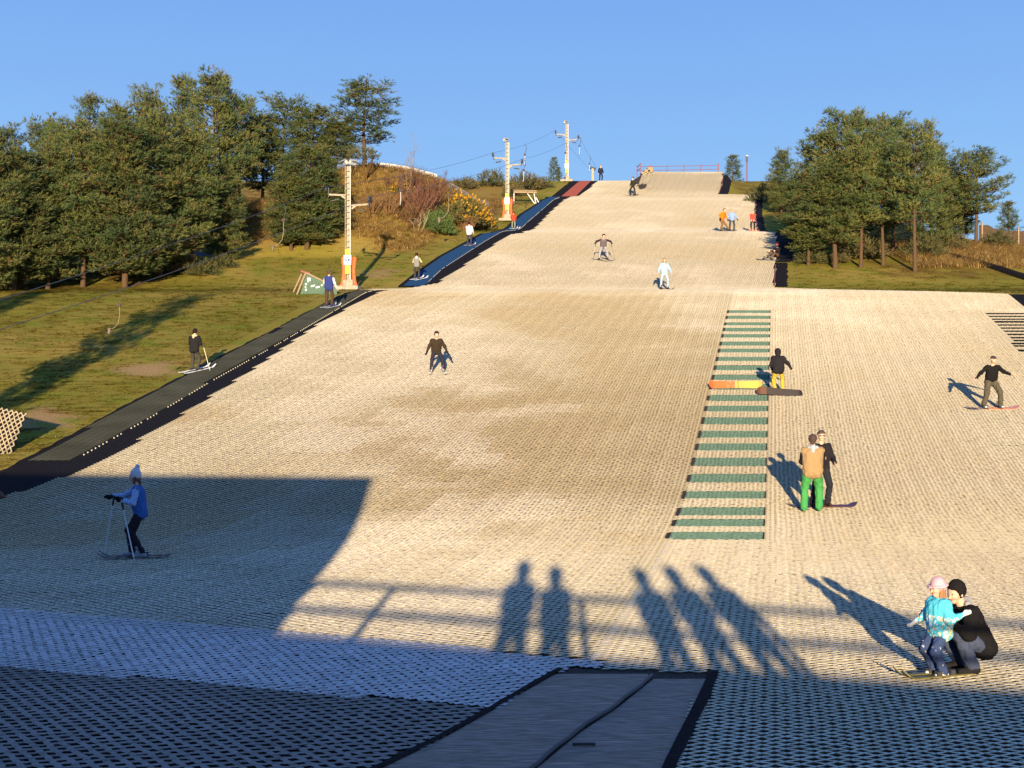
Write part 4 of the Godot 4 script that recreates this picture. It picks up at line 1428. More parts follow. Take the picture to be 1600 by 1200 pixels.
func person(o: Dictionary) -> Node3D:
	var s: float = o.s
	var cell: float = o.get("cell", 0.03)
	var at: Vector3 = o.at if o.has("at") else V(o.x, o.d, 0.045)
	var t := thing("person", o.label, "person", at, o.yaw, o.get("group", ""))
	t.scale = Vector3.ONE * s
	var hip: Vector3 = o.get("hip", Vector3(0, 0.93, 0))
	var neck: Vector3 = o.get("neck", Vector3(0, 1.44, 0))
	var up := (neck - hip).normalized()
	var left: Vector3 = o.get("left", Vector3.RIGHT)
	var fwd := left.cross(up).normalized()
	var feet := [o.get("fl", Vector3(0.13, 0, 0)), o.get("fr", Vector3(-0.13, 0, 0))]
	var hands := [o.get("hl", Vector3(0.3, 0.86, 0.1)), o.get("hr", Vector3(-0.3, 0.86, 0.1))]
	var fat: float = o.get("fat", 1.0)
	# feet follow the slope
	for i in 2:
		var w: Vector3 = t.transform * feet[i]
		if not o.has("at"):
			feet[i].y += (H(w.x, -w.z) + 0.045 - at.y) / s
		feet[i] += Vector3(0, 0.09, 0)
	var pole_k: Vector3 = o.get("knee", Vector3(0, 0, 1))
	var body := []
	var jac := []
	var slv := []
	var tro := []
	var boots := []
	var hand_at := []
	for i in 2:
		var sg := 1.0 if i == 0 else -1.0
		var hj := hip + left * 0.09 * sg - up * 0.02
		var an := reach(hj, feet[i], 0.86)
		var kn := bend(hj, an, 0.43, 0.43, pole_k + left * sg * 0.25)
		body.append([hj, kn, 0.06, 0.045])
		body.append([kn, an, 0.045, 0.034])
		var tr: float = o.get("tro_r", 1.0)
		tro.append([hj, kn, 0.098 * tr, 0.076 * tr])
		tro.append([kn, an + Vector3(0, 0.02, 0), 0.072 * tr, 0.068 * tr])
		var toe: Vector3 = o.get("toe", Vector3(0, 0, 1))
		boots.append([an + (kn - an).normalized() * 0.16, an, 0.062, 0.055])
		boots.append([an + Vector3(0, -0.035, 0) - toe * 0.05, an + Vector3(0, -0.045, 0) + toe * 0.15, 0.05, 0.04])
		var sh := neck + left * 0.175 * sg - up * 0.07
		var hd := reach(sh, hands[i], 0.53)
		var el := bend(sh, hd, 0.28, 0.26, o.get("elbow", Vector3(0, -0.4, -1)) + left * sg * 0.6)
		body.append([neck - up * 0.07, sh, 0.055, 0.05])
		body.append([sh, el, 0.042, 0.036])
		body.append([el, hd, 0.036, 0.026])
		jac.append([neck - up * 0.09 + left * 0.05 * sg, sh, 0.085 * fat, 0.07 * fat])
		slv.append([sh, el, 0.068 * fat, 0.058 * fat])
		slv.append([el, hd, 0.056 * fat, 0.042])
		var dy := -(hd - el).normalized()
		var dz := -(left * sg * 0.7 + Vector3(0, 0.1, 0.3))
		dz = -(dz - dy * dz.dot(dy)).normalized() * -1.0
		var hb := Basis(dy.cross(dz), dy, dz)
		hand_at.append([Transform3D(hb, hd - dy * 0.01), i == 0])
		jac.append([hip - up * 0.05 + left * 0.075 * sg, neck - up * 0.17 + left * 0.085 * sg, 0.118 * fat, 0.118 * fat])
		body.append([hip + left * 0.06 * sg, neck - up * 0.15 + left * 0.07 * sg, 0.085, 0.09])
		tro.append([hip + left * 0.06 * sg + up * 0.04, hip - up * 0.06 + left * 0.075 * sg, 0.1 * tr, 0.105 * tr])
	jac.append([hip + up * 0.1 + fwd * 0.02, neck - up * 0.15, 0.13 * fat, 0.12 * fat])
	# head
	var hs: float = o.get("head", 1.0)
	var look := Basis(Vector3.UP, o.get("look", 0.0)) * Basis(Vector3.RIGHT, o.get("nod", 0.05))
	var hc := neck + up * 0.09 * hs + Vector3(0, 0.075 * hs, 0) + fwd * 0.025
	var hp := func(x: float, y: float, z: float) -> Vector3: return hc + look * Vector3(x, y, z) * hs
	body.append([neck - up * 0.05, hc + look * Vector3(0, -0.02, -0.02), 0.055, 0.056 * hs])
	var face := [
		[hp.call(0, 0.03, -0.02), hp.call(0, 0.02, 0.015), 0.088 * hs, 0.082 * hs],
		[hp.call(0, -0.03, 0.02), hp.call(0, -0.075, 0.045), 0.066 * hs, 0.04 * hs],
		[hp.call(0, 0.0, 0.09), hp.call(0, -0.03, 0.106), 0.011 * hs, 0.015 * hs],
		[hp.call(0.03, -0.02, 0.06), hp.call(-0.03, -0.02, 0.06), 0.034 * hs, 0.034 * hs],
		[hp.call(0.085, 0.015, -0.005), hp.call(0.088, -0.02, -0.005), 0.016 * hs, 0.012 * hs],
		[hp.call(-0.085, 0.015, -0.005), hp.call(-0.088, -0.02, -0.005), 0.016 * hs, 0.012 * hs],
	]
	var skin_parts := [sdf(body, maxf(cell, 0.024), 0.03), sdf(face, clampf(cell * 0.6, 0.009, 0.016), 0.02)]
	var glove_parts := []
	for h in hand_at:
		var m := placed(hand_grip if o.get("grip", false) else hand_open, h[0], h[1])
		if o.has("glove"):
			glove_parts.append([m])
		else:
			skin_parts.append(m)
	var b := obj("body", net_to(skin_parts), M.skin, t)
	if o.has("glove"):
		for gi in 2:
			var h: Array = hand_at[gi]
			# padded glove: palm and cuff over the five fingers
			var x: Transform3D = h[0]
			glove_parts[gi].append(sdf([[x.origin + x.basis.y * 0.05, x.origin - x.basis.y * 0.085, 0.042, 0.036], [x.origin - x.basis.y * 0.09, x.origin - x.basis.y * 0.13 - x.basis.z * 0.02, 0.034, 0.028]], 0.014, 0.02))
			obj("glove", net_to(glove_parts[gi]), cloth(o.glove), b)
	var fold := 0.022
	if o.has("sleeve"):
		obj("vest", net_to([sdf(jac, cell, 0.05)], fold, o.get("paint")), cloth(o.jac, o.has("paint")), b)
		obj("sleeves", net_to([sdf(slv, cell, 0.03)], fold), cloth(o.sleeve), b)
	else:
		obj("jacket", net_to([sdf(jac + slv, cell, 0.05)], fold, o.get("paint")), cloth(o.jac, o.has("paint")), b)
	obj("trousers", net_to([sdf(tro, cell, 0.03)], fold, o.get("tro_paint")), cloth(o.tro, o.has("tro_paint")), b)
	for i in 2:
		obj("boot", net_to([sdf(boots.slice(i * 2, i * 2 + 2), minf(cell, 0.024), 0.03)]), cloth(o.get("boot", Color(0.04, 0.04, 0.045))), b)
	# hair and hat
	var hc2 := minf(cell, 0.02)
	if o.has("hair"):
		var hr := [[hp.call(0, 0.045, -0.03), hp.call(0, 0.03, -0.025), 0.09 * hs, 0.09 * hs], [hp.call(0, 0.06, 0.02), hp.call(0, 0.04, -0.03), 0.072 * hs, 0.088 * hs], [hp.call(0, -0.02, -0.045), hp.call(0, -0.06, -0.05), 0.066 * hs, 0.05 * hs]]
		if o.has("hat"):
			hr.remove_at(1)
		if o.get("long_hair", false):
			hr.append([hp.call(0, -0.05, -0.07), hp.call(0, -0.22, -0.09), 0.055 * hs, 0.03 * hs])
			hr.append([hp.call(0.07, 0.0, -0.02), hp.call(0.06, -0.12, 0.0), 0.035 * hs, 0.025 * hs])
			hr.append([hp.call(-0.07, 0.0, -0.02), hp.call(-0.06, -0.12, 0.0), 0.035 * hs, 0.025 * hs])
		obj("hair", net_to([sdf(hr, hc2, 0.02)], 0.012), mat(o.hair, 0.8), b)
	if o.has("hat"):
		var k: String = o.get("hat_kind", "beanie")
		var pr := []
		if k == "hood":
			pr = [[hp.call(0, 0.03, -0.03), hp.call(0, 0.0, -0.03), 0.115 * hs, 0.112 * hs], [hp.call(0, -0.06, -0.05), hp.call(0, -0.14, -0.05), 0.1 * hs, 0.09 * hs]]
		else:
			pr = [[hp.call(0, 0.06, -0.02), hp.call(0, 0.035, -0.025), 0.104 * hs, 0.106 * hs]]
			if k == "bobble":
				pr.append([hp.call(0, 0.1, -0.03), hp.call(0, 0.17, -0.05), 0.075 * hs, 0.035 * hs])
				pr.append([hp.call(0, 0.19, -0.055), hp.call(0, 0.2, -0.055), 0.04 * hs, 0.04 * hs])
			if k == "cap":
				pr.append([hp.call(0.05, 0.06, 0.085), hp.call(-0.05, 0.06, 0.085), 0.018 * hs, 0.018 * hs])
				pr.append([hp.call(0.035, 0.05, 0.14), hp.call(-0.035, 0.05, 0.14), 0.014 * hs, 0.014 * hs])
			if k == "sun":
				for q in 10:
					var a := TAU * q / 10.0
					var a2 := TAU * (q + 1) / 10.0
					pr.append([hp.call(sin(a) * 0.12, 0.035, cos(a) * 0.13 - 0.01), hp.call(sin(a2) * 0.12, 0.035, cos(a2) * 0.13 - 0.01), 0.016 * hs, 0.016 * hs])
		obj("hood" if k == "hood" else "hat", net_to([sdf(pr, hc2, 0.03)], 0.008), cloth(o.hat), b)
	if o.has("collar"):
		obj("collar", net_to([sdf([[neck + left * 0.085 - fwd * 0.035, neck - fwd * 0.085 + up * 0.01, 0.045, 0.055], [neck - left * 0.085 - fwd * 0.035, neck - fwd * 0.085 + up * 0.01, 0.045, 0.055], [neck - fwd * 0.09, neck - fwd * 0.11 - up * 0.08, 0.05, 0.045]], 0.016, 0.03)], 0.012), cloth(o.collar), b)
	if o.get("eyes", false):
		for q in [0.033, -0.033]:
			var st := st_new()
			tube(st, [hp.call(q, 0.012, 0.082), hp.call(q, 0.012, 0.093)], [0.011 * hs, 0.008 * hs], 8)
			obj("eye", done(st), M.dark, b)
		var st2 := st_new()
		tube(st2, [hp.call(0.022, -0.058, 0.083), hp.call(0, -0.06, 0.091), hp.call(-0.022, -0.058, 0.083)], [0.004 * hs, 0.007 * hs, 0.004 * hs], 6)
		obj("mouth", done(st2), mat(Color(0.35, 0.12, 0.1), 0.6), b)
	if o.get("shades", false):
		var st := st_new()
		for q in [0.036, -0.036]:
			bx(st, hp.call(q, 0.014, 0.092), Vector3(0.058, 0.036, 0.014) * hs, look)
		bx(st, hp.call(0, 0.02, 0.094), Vector3(0.03, 0.01, 0.01) * hs, look)
		for q in [0.078, -0.078]:
			bx(st, hp.call(q, 0.02, 0.04), Vector3(0.008, 0.012, 0.1) * hs, look)
		obj("sunglasses", done(st), M.dark, b)
	return t

func ski_mesh(len: float, w: float) -> ArrayMesh:
	var st := st_new()
	st.set_smooth_group(-1)
	var prev := []
	for i in 15:
		var f := i / 14.0
		var z := (f - 0.45) * len
		var y := 0.012 + 0.10 * pow(maxf(0.0, (f - 0.86) / 0.14), 1.6) + 0.02 * pow(maxf(0.0, (0.05 - f) / 0.05), 2.0)
		var hw := w * 0.5 * (1.0 - 0.14 * sin(PI * f)) * (1.0 if f < 0.93 else lerpf(1.0, 0.25, (f - 0.93) / 0.07))
		var row := [Vector3(-hw, y, z), Vector3(hw, y, z), Vector3(hw, y + 0.014, z), Vector3(-hw, y + 0.014, z)]
		if prev:
			for m in 4:
				quad(st, prev[m], prev[(m + 1) % 4], row[(m + 1) % 4], row[m])
		else:
			quad(st, row[0], row[1], row[2], row[3])
		prev = row
	quad(st, prev[3], prev[2], prev[1], prev[0])
	return done(st)

func on_slope(x: float, d: float, yaw: float, lift: float) -> Transform3D:
	var n := nrm(x, d)
	var f := Vector3(sin(yaw), 0, cos(yaw))
	f = (f - n * f.dot(n)).normalized()
	return Transform3D(Basis(n.cross(f), n, f), V(x, d, lift))

var ski_shape: ArrayMesh
func skis(x: float, d: float, yaw: float, gap: float, len: float, c: Color, who: String, spread := 0.0, fwd := 0.0) -> void:
	for s in [1, -1]:
		var o := Vector2(cos(yaw) * gap * s + sin(yaw) * fwd, -sin(yaw) * gap * s + cos(yaw) * fwd)
		var t := thing("ski", "%s ski of %s" % ["left" if s > 0 else "right", who], "ski", Vector3.ZERO, 0.0, "skis on the skiers' feet")
		t.transform = on_slope(x + o.x, d - o.y, yaw + spread * s, 0.045)
		t.scale = Vector3(1, 1, len / 1.6)
		obj("blade", ski_shape, mat(c, 0.45), t)
		var st := st_new()
		bx(st, Vector3(0, 0.045, 0.12), Vector3(0.07, 0.05, 0.1))
		bx(st, Vector3(0, 0.05, -0.16), Vector3(0.07, 0.06, 0.1))
		obj("binding", done(st), M.dark, t)

func pole(a: Vector3, b: Vector3, c: Color, label: String) -> void:
	var t := thing("ski_pole", label, "ski pole", a, 0.0, "ski poles")
	var e := b - a
	tube_obj("shaft", [Vector3.ZERO, e], 0.011, mat(c, 0.4), t, 6)
	tube_obj("handle", [-e.normalized() * 0.03, e.normalized() * 0.1], 0.02, M.dark, t, 6)
	var st := st_new()
	tube(st, [e * 0.94, e * 0.945], [0.045], 8)
	obj("basket", done(st), M.dark, t)

func board(tf: Transform3D, len: float, cols: Array, label: String, bindings := true) -> Node3D:
	# snowboard lying along local x; cols: colours of equal lengths of the deck from -x to +x
	var t := thing("snowboard", label, "snowboard", Vector3.ZERO, 0.0, "snowboards")
	t.transform = tf
	for k in cols.size():
		var st := st_new()
		st.set_smooth_group(-1)
		var prev := []
		for i in 13:
			var f := (k + i / 12.0) / cols.size()
			var e := absf(f - 0.5) * 2.0
			var y := 0.09 * pow(maxf(0.0, (e - 0.78) / 0.22), 1.7)
			var hw := 0.135 * (1.0 - 0.12 * cos(PI * (f - 0.5))) * sqrt(maxf(0.02, 1.0 - pow(maxf(0.0, (e - 0.84) / 0.16), 2.2)))
			var x := (f - 0.5) * len
			var row := [Vector3(x, y, hw), Vector3(x, y, -hw), Vector3(x, y + 0.014, -hw), Vector3(x, y + 0.014, hw)]
			if prev:
				for m in 4:
					quad(st, prev[m], prev[(m + 1) % 4], row[(m + 1) % 4], row[m])
			prev = row
		obj("deck", done(st), mat(cols[k], 0.6), t)
	if bindings:
		for s in [-0.24, 0.24]:
			var st := st_new()
			bx(st, Vector3(s, 0.03, 0), Vector3(0.12, 0.03, 0.26))
			bx(st, Vector3(s, 0.12, -0.11), Vector3(0.14, 0.16, 0.03), Basis(Vector3.RIGHT, -0.2))
			bx(st, Vector3(s, 0.1, 0.05), Vector3(0.16, 0.03, 0.06))
			obj("binding", done(st), M.dark, t)
	return t

func build_people() -> void:
	hand_open = make_hand(0.25)
	hand_grip = make_hand(1.0)
	ski_shape = ski_mesh(1.6, 0.085)
	var black := Color(0.018, 0.017, 0.02)
	var g := "people on the ski slope"
	# lady in the shade, left foreground, gliding to the left with poles
	person({"x": -6.67, "d": 22.81, "yaw": -1.45, "s": 0.93, "cell": 0.02, "label": "skier in a blue vest and white bobble hat in the shade, left foreground", "group": g, "jac": Color(0.05, 0.14, 0.42), "sleeve": Color(0.35, 0.48, 0.72), "tro": Color(0.03, 0.022, 0.03), "tro_r": 0.95, "boot": Color(0.3, 0.3, 0.33), "hat": Color(0.68, 0.63, 0.68), "hat_kind": "bobble", "hair": Color(0.12, 0.06, 0.04), "long_hair": true, "glove": black, "grip": true, "hip": Vector3(0, 0.89, -0.05), "neck": Vector3(0, 1.39, 0.02), "fl": Vector3(0.13, 0, -0.1), "fr": Vector3(-0.1, 0, 0.12), "hl": Vector3(0.16, 1.12, 0.26), "hr": Vector3(-0.2, 1.16, 0.5), "eyes": true, "nod": 0.0})
	skis(-6.67, 22.81, -1.45, 0.115, 1.25, Color(0.03, 0.035, 0.05), "the skier in the blue vest")
	pole(Vector3(-6.9, 1.02, -22.66), Vector3(-6.62, 0.04, -22.45), Color(0.6, 0.6, 0.62), "silver ski pole in the left hand of the skier in the blue vest")
	pole(Vector3(-7.15, 1.07, -22.97), Vector3(-7.35, 0.03, -23.05), Color(0.55, 0.6, 0.62), "silver ski pole in the right hand of the skier in the blue vest")
	# child and crouching adult, right foreground
	var paint := func(q: Vector3) -> Color:
		var n := n2.get_noise_3d(q.x * 55.0, q.y * 55.0, q.z * 55.0)
		var c := Color(0.10, 0.55, 0.68)
		if q.y < 1.12:
			if n > 0.22:
				c = Color(0.75, 0.66, 0.32)
			elif n < -0.25:
				c = Color(0.72, 0.78, 0.8)
			elif n > 0.14:
				c = Color(0.08, 0.2, 0.42)
		return c
	var jeans := func(q: Vector3) -> Color:
		var n := n2.get_noise_3d(q.x * 70.0 + 5.0, q.y * 70.0, q.z * 70.0)
		return Color(0.5, 0.5, 0.52) if n > 0.5 else Color(0.045, 0.07, 0.15)
	person({"x": 4.55, "d": 13.62, "yaw": -1.25, "s": 0.585, "cell": 0.02, "head": 1.3, "label": "small child in a turquoise patterned jacket and pink hat, held by the crouching adult", "group": g, "jac": Color.WHITE, "paint": paint, "tro": Color.WHITE, "tro_paint": jeans, "tro_r": 1.2, "fat": 1.55, "boot": Color(0.72, 0.68, 0.6), "hat": Color(0.72, 0.42, 0.46), "hat_kind": "sun", "hair": Color(0.3, 0.14, 0.06), "long_hair": true, "glove": Color(0.75, 0.72, 0.68), "hip": Vector3(0, 0.86, 0), "neck": Vector3(0, 1.38, 0.02), "fl": Vector3(0.12, 0, 0.0), "fr": Vector3(-0.12, 0, 0.03), "hr": Vector3(-0.42, 0.92, 0.22), "hl": Vector3(0.36, 1.16, -0.22), "elbow": Vector3(0, -1, 0.0), "eyes": true, "nod": 0.12})
	skis(4.55, 13.62, -1.25, 0.075, 0.95, Color(0.10, 0.085, 0.02), "the child in turquoise")
	person({"x": 4.93, "d": 13.82, "yaw": -1.35, "s": 0.93, "cell": 0.018, "label": "adult in a black padded jacket, cap and jeans crouching behind the child", "group": g, "jac": Color(0.014, 0.013, 0.014), "fat": 1.2, "tro": Color(0.06, 0.075, 0.125), "tro_r": 1.1, "boot": Color(0.02, 0.018, 0.018), "hat": Color(0.015, 0.013, 0.013), "hat_kind": "beanie", "collar": Color(0.36, 0.34, 0.33), "hip": Vector3(0, 0.33, -0.13), "neck": Vector3(0, 0.77, 0.1), "fl": Vector3(0.17, 0, 0.06), "fr": Vector3(-0.16, 0, 0.02), "hl": Vector3(0.16, 0.62, 0.36), "hr": Vector3(-0.2, 0.62, 0.4), "eyes": true, "nod": 0.15, "look": 0.25, "knee": Vector3(0, 0.5, 1)})
	# pair on the right: green trousers with back turned, man in sunglasses facing
	person({"x": 6.62, "d": 28.18, "yaw": PI - 0.15, "s": 0.985, "cell": 0.022, "label": "person in bright green trousers and tan vest seen from behind", "group": g, "jac": Color(0.36, 0.235, 0.115), "sleeve": Color(0.02, 0.02, 0.022), "fat": 1.22, "tro": Color(0.065, 0.30, 0.08), "tro_r": 1.18, "boot": Color(0.065, 0.27, 0.08), "hair": Color(0.05, 0.025, 0.02), "collar": Color(0.42, 0.44, 0.46), "fl": Vector3(0.19, 0, 0.0), "fr": Vector3(-0.15, 0, 0.08), "hl": Vector3(0.14, 1.05, 0.36), "hr": Vector3(-0.14, 1.1, 0.36), "elbow": Vector3(0, -1, -0.5), "glove": black})
	person({"x": 6.94, "d": 28.75, "yaw": 0.15, "s": 0.985, "cell": 0.022, "label": "man in black jacket and sunglasses facing the person in green trousers", "group": g, "jac": Color(0.022, 0.02, 0.022), "tro": Color(0.025, 0.028, 0.035), "hair": Color(0.05, 0.03, 0.02), "boot": Color(0.05, 0.03, 0.025), "fl": Vector3(0.16, 0, 0.0), "fr": Vector3(-0.2, 0, 0.0), "hl": Vector3(0.2, 1.0, 0.3), "hr": Vector3(-0.12, 1.12, 0.34), "elbow": Vector3(0, -1, -0.5), "shades": true, "look": -0.25})
	board(on_slope(6.98, 28.75, 0.04, 0.045), 1.55, [Color(0.05, 0.03, 0.045), Color(0.05, 0.03, 0.045), Color(0.1, 0.03, 0.025), Color(0.07, 0.03, 0.05)], "dark snowboard under the man in sunglasses", false)
	# snowboarder in yellow trousers
	person({"x": 8.62, "d": 41.45, "yaw": PI - 0.1, "s": 0.88, "cell": 0.026, "label": "snowboarder in yellow trousers and black hoodie seen from behind", "group": g, "jac": Color(0.022, 0.02, 0.023), "fat": 1.15, "tro": Color(0.55, 0.38, 0.045), "hat": Color(0.025, 0.02, 0.023), "hat_kind": "hood", "boot": Color(0.75, 0.55, 0.1), "hip": Vector3(0, 0.88, -0.06), "neck": Vector3(0, 1.36, 0.1), "fl": Vector3(0.12, 0, 0), "fr": Vector3(-0.16, 0, 0), "hl": Vector3(0.2, 0.85, 0.2), "hr": Vector3(-0.5, 0.86, -0.05)})
	var bt := on_slope(8.62, 41.1, 0.0, 0.16)
	bt.basis = bt.basis * Basis(Vector3.BACK, -0.09) * Basis(Vector3.RIGHT, 1.0 + PI)
	board(bt, 1.5, [Color(0.09, 0.03, 0.006), Color(0.02, 0.01, 0.006), Color(0.018, 0.009, 0.006), Color(0.018, 0.009, 0.006), Color(0.016, 0.008, 0.006)], "dark brown snowboard standing on edge at the yellow-trousered snowboarder's feet")
	var ob := on_slope(7.35, 42.2, 0.0, 0.05)
	ob.basis = ob.basis * Basis(Vector3.RIGHT, 1.0)
	ob.origin.y += 0.1
	var o2 := board(ob, 1.75, [Color(0.48, 0.085, 0.008), Color(0.48, 0.09, 0.008), Color(0.46, 0.12, 0.02), Color(0.46, 0.28, 0.045), Color(0.46, 0.3, 0.045), Color(0.46, 0.3, 0.045)], "orange and yellow snowboard propped on edge across the green mat strips", false)
	for q in [[-0.12, 0.06, 0.16, 0.9], [-0.2, -0.03, 0.14, -0.7], [-0.05, -0.05, 0.12, 0.3], [0.1, 0.0, 0.26, 1.57]]:
		var st := st_new()
		bx(st, Vector3(q[0], 0.017, q[1]), Vector3(q[2], 0.004, 0.02), Basis(Vector3.UP, q[3]))
		obj("deck_graphic", done(st), M.dark, o2)
	# snowboarder at the right edge, facing down the slope with arms out
	person({"x": 14.76, "d": 39.36, "yaw": 0.05, "s": 0.96, "cell": 0.024, "label": "snowboarder in black top and grey trousers with arms spread, right edge", "group": g, "jac": Color(0.014, 0.013, 0.014), "tro": Color(0.10, 0.085, 0.058), "tro_r": 1.15, "boot": Color(0.6, 0.6, 0.6), "hair": Color(0.04, 0.025, 0.015), "hip": Vector3(0.0, 0.88, -0.08), "neck": Vector3(0.0, 1.38, 0.06), "fl": Vector3(0.28, 0, 0.0), "fr": Vector3(-0.26, 0, 0), "hl": Vector3(0.55, 1.08, 0.15), "hr": Vector3(-0.58, 0.92, 0.1), "eyes": true, "nod": 0.3})
	board(on_slope(14.75, 39.3, 0.05, 0.045), 1.65, [Color(0.07, 0.05, 0.05), Color(0.3, 0.2, 0.14), Color(0.62, 0.26, 0.12), Color(0.6, 0.22, 0.12), Color(0.5, 0.2, 0.14)], "reddish snowboard under the snowboarder with spread arms")
	# skier in black, centre
	person({"x": -2.64, "d": 44.76, "yaw": 0.15, "s": 0.86, "cell": 0.026, "label": "skier in black jacket and dark trousers on the lower slope's middle", "group": g, "jac": Color(0.045, 0.032, 0.022), "fat": 1.1, "tro": Color(0.035, 0.03, 0.042), "boot": Color(0.45, 0.42, 0.38), "hat": Color(0.02, 0.016, 0.016), "glove": black, "hip": Vector3(0, 0.86, -0.1), "neck": Vector3(0, 1.34, 0.05), "fl": Vector3(0.28, 0, 0), "fr": Vector3(-0.22, 0, 0.04), "hl": Vector3(0.42, 0.82, 0.1), "hr": Vector3(-0.4, 0.8, 0.14), "eyes": true})
	skis(-2.62, 44.76, 0.1, 0.22, 1.3, Color(0.62, 0.6, 0.55), "the skier in black on the lower slope", 0.1)
	# skier in pale blue suit
	person({"x": 8.0, "d": 67.2, "yaw": 0.0, "s": 0.94, "cell": 0.032, "label": "person in a pale blue suit with brown hair at the slope's break", "group": g, "jac": Color(0.34, 0.46, 0.58), "fat": 1.12, "tro": Color(0.40, 0.49, 0.58), "boot": Color(0.04, 0.04, 0.045), "hair": Color(0.22, 0.09, 0.04), "long_hair": true, "hip": Vector3(0, 0.91, -0.02), "fl": Vector3(0.2, 0, 0), "fr": Vector3(-0.2, 0, 0), "hl": Vector3(0.4, 0.85, 0.1), "hr": Vector3(-0.42, 0.8, 0.1)})
	skis(8.0, 67.15, 0.25, 0.18, 0.95, Color(0.04, 0.035, 0.04), "the person in the pale blue suit", 0.3)
	# skier with poles
	person({"x": 5.56, "d": 77.79, "yaw": 0.0, "s": 1.0, "cell": 0.032, "label": "crouching skier in grey with ski poles on the upper slope", "group": g, "jac": Color(0.14, 0.115, 0.13), "sleeve": Color(0.045, 0.025, 0.03), "tro": Color(0.36, 0.34, 0.36), "hat": Color(0.02, 0.012, 0.016), "glove": black, "grip": true, "hip": Vector3(0, 0.82, -0.18), "neck": Vector3(0, 1.26, 0.08), "fl": Vector3(0.26, 0, 0), "fr": Vector3(-0.26, 0, 0), "hl": Vector3(0.46, 0.98, 0.3), "hr": Vector3(-0.5, 0.98, 0.3), "elbow": Vector3(0, 0.1, -0.6)})
	skis(5.56, 77.7, 0.55, 0.26, 1.5, Color(0.03, 0.025, 0.03), "the crouching skier with poles", -0.15)
	pole(V(5.56 + 0.46, 77.5, 0.98), V(6.25, 77.6, 0.04), Color(0.2, 0.18, 0.18), "thin ski pole right of the crouching skier in grey")
	pole(V(5.56 - 0.5, 77.5, 0.98), V(4.85, 77.6, 0.04), Color(0.4, 0.38, 0.36), "thin ski pole left of the crouching skier in grey")
	# upper slope people
	person({"x": 11.1, "d": 117.4, "yaw": -0.7, "s": 0.97, "cell": 0.04, "label": "skier in dark green jacket near the top of the slope", "group": g, "jac": Color(0.03, 0.032, 0.02), "tro": Color(0.03, 0.03, 0.035), "hat": Color(0.03, 0.025, 0.025), "fl": Vector3(0.28, 0, 0), "fr": Vector3(-0.24, 0, 0), "hip": Vector3(0, 0.9, 0)})
	skis(11.1, 117.35, -0.9, 0.2, 1.5, Color(0.04, 0.04, 0.045), "the skier in dark green near the top", 0.2)
	person({"x": 15.0, "d": 90.95, "yaw": 1.0, "s": 0.98, "cell": 0.036, "label": "skier in orange jacket leaning towards the person in light blue", "group": g, "jac": Color(0.85, 0.20, 0.015), "fat": 1.2, "tro": Color(0.22, 0.12, 0.05), "boot": Color(0.03, 0.025, 0.025), "hair": Color(0.06, 0.035, 0.02), "glove": black, "hip": Vector3(0, 0.88, -0.12), "neck": Vector3(0, 1.36, 0.08), "fl": Vector3(0.32, 0, 0.3), "fr": Vector3(-0.22, 0, -0.1), "hl": Vector3(0.3, 0.85, 0.25), "hr": Vector3(-0.35, 0.9, -0.05)})
	skis(15.15, 90.85, 1.15, 0.25, 1.5, Color(0.04, 0.035, 0.04), "the skier in orange", -0.1)
	pole(V(14.75, 90.8, 0.9), V(13.9, 90.6, 0.04), Color(0.3, 0.28, 0.28), "ski pole trailing left of the skier in orange")
	person({"x": 15.75, "d": 91.6, "yaw": -0.1, "s": 0.90, "cell": 0.036, "label": "skier in light blue jacket beside the one in orange", "group": g, "jac": Color(0.25, 0.36, 0.60), "fat": 1.1, "tro": Color(0.06, 0.06, 0.075), "hair": Color(0.28, 0.15, 0.09), "glove": black, "fl": Vector3(0.16, 0, 0), "fr": Vector3(-0.2, 0, 0), "hl": Vector3(0.38, 0.92, 0.12), "hr": Vector3(-0.32, 0.9, 0.1)})
	skis(15.75, 91.5, -0.5, 0.17, 1.2, Color(0.03, 0.03, 0.035), "the skier in light blue", 0.1)
	person({"x": 17.2, "d": 91.4, "yaw": -0.3, "s": 0.84, "cell": 0.036, "label": "person in red jacket standing at the right edge of the upper slope", "group": g, "jac": Color(0.72, 0.07, 0.05), "fat": 1.1, "tro": Color(0.03, 0.022, 0.03), "boot": Color(0.7, 0.15, 0.03), "hair": Color(0.3, 0.15, 0.06), "glove": Color(0.6, 0.55, 0.5), "hl": Vector3(0.1, 0.85, 0.25), "hr": Vector3(-0.1, 0.85, 0.25)})
	board(on_slope(17.2, 91.3, 0.1, 0.045), 0.9, [Color(0.7, 0.12, 0.02), Color(0.75, 0.14, 0.02)], "short red snowboard under the person in the red jacket", false)
	person({"x": 16.2, "d": 78.6, "yaw": -0.9, "s": 0.95, "cell": 0.036, "label": "dark-clothed person sitting in the shade at the upper slope's right edge", "group": g, "jac": Color(0.03, 0.02, 0.026), "tro": Color(0.12, 0.08, 0.06), "hat": Color(0.3, 0.03, 0.03), "hip": Vector3(0, 0.16, -0.1), "neck": Vector3(0, 0.64, -0.16), "fl": Vector3(0.16, 0, 0.62), "fr": Vector3(-0.14, 0, 0.6), "knee": Vector3(0, 1, 0.3), "hl": Vector3(0.2, 0.4, 0.3), "hr": Vector3(-0.2, 0.42, 0.3)})
	board(on_slope(15.55, 77.7, -0.2, 0.045), 1.4, [Color(0.035, 0.035, 0.05), Color(0.04, 0.04, 0.06), Color(0.035, 0.035, 0.05)], "dark snowboard of the person sitting at the upper slope's edge")
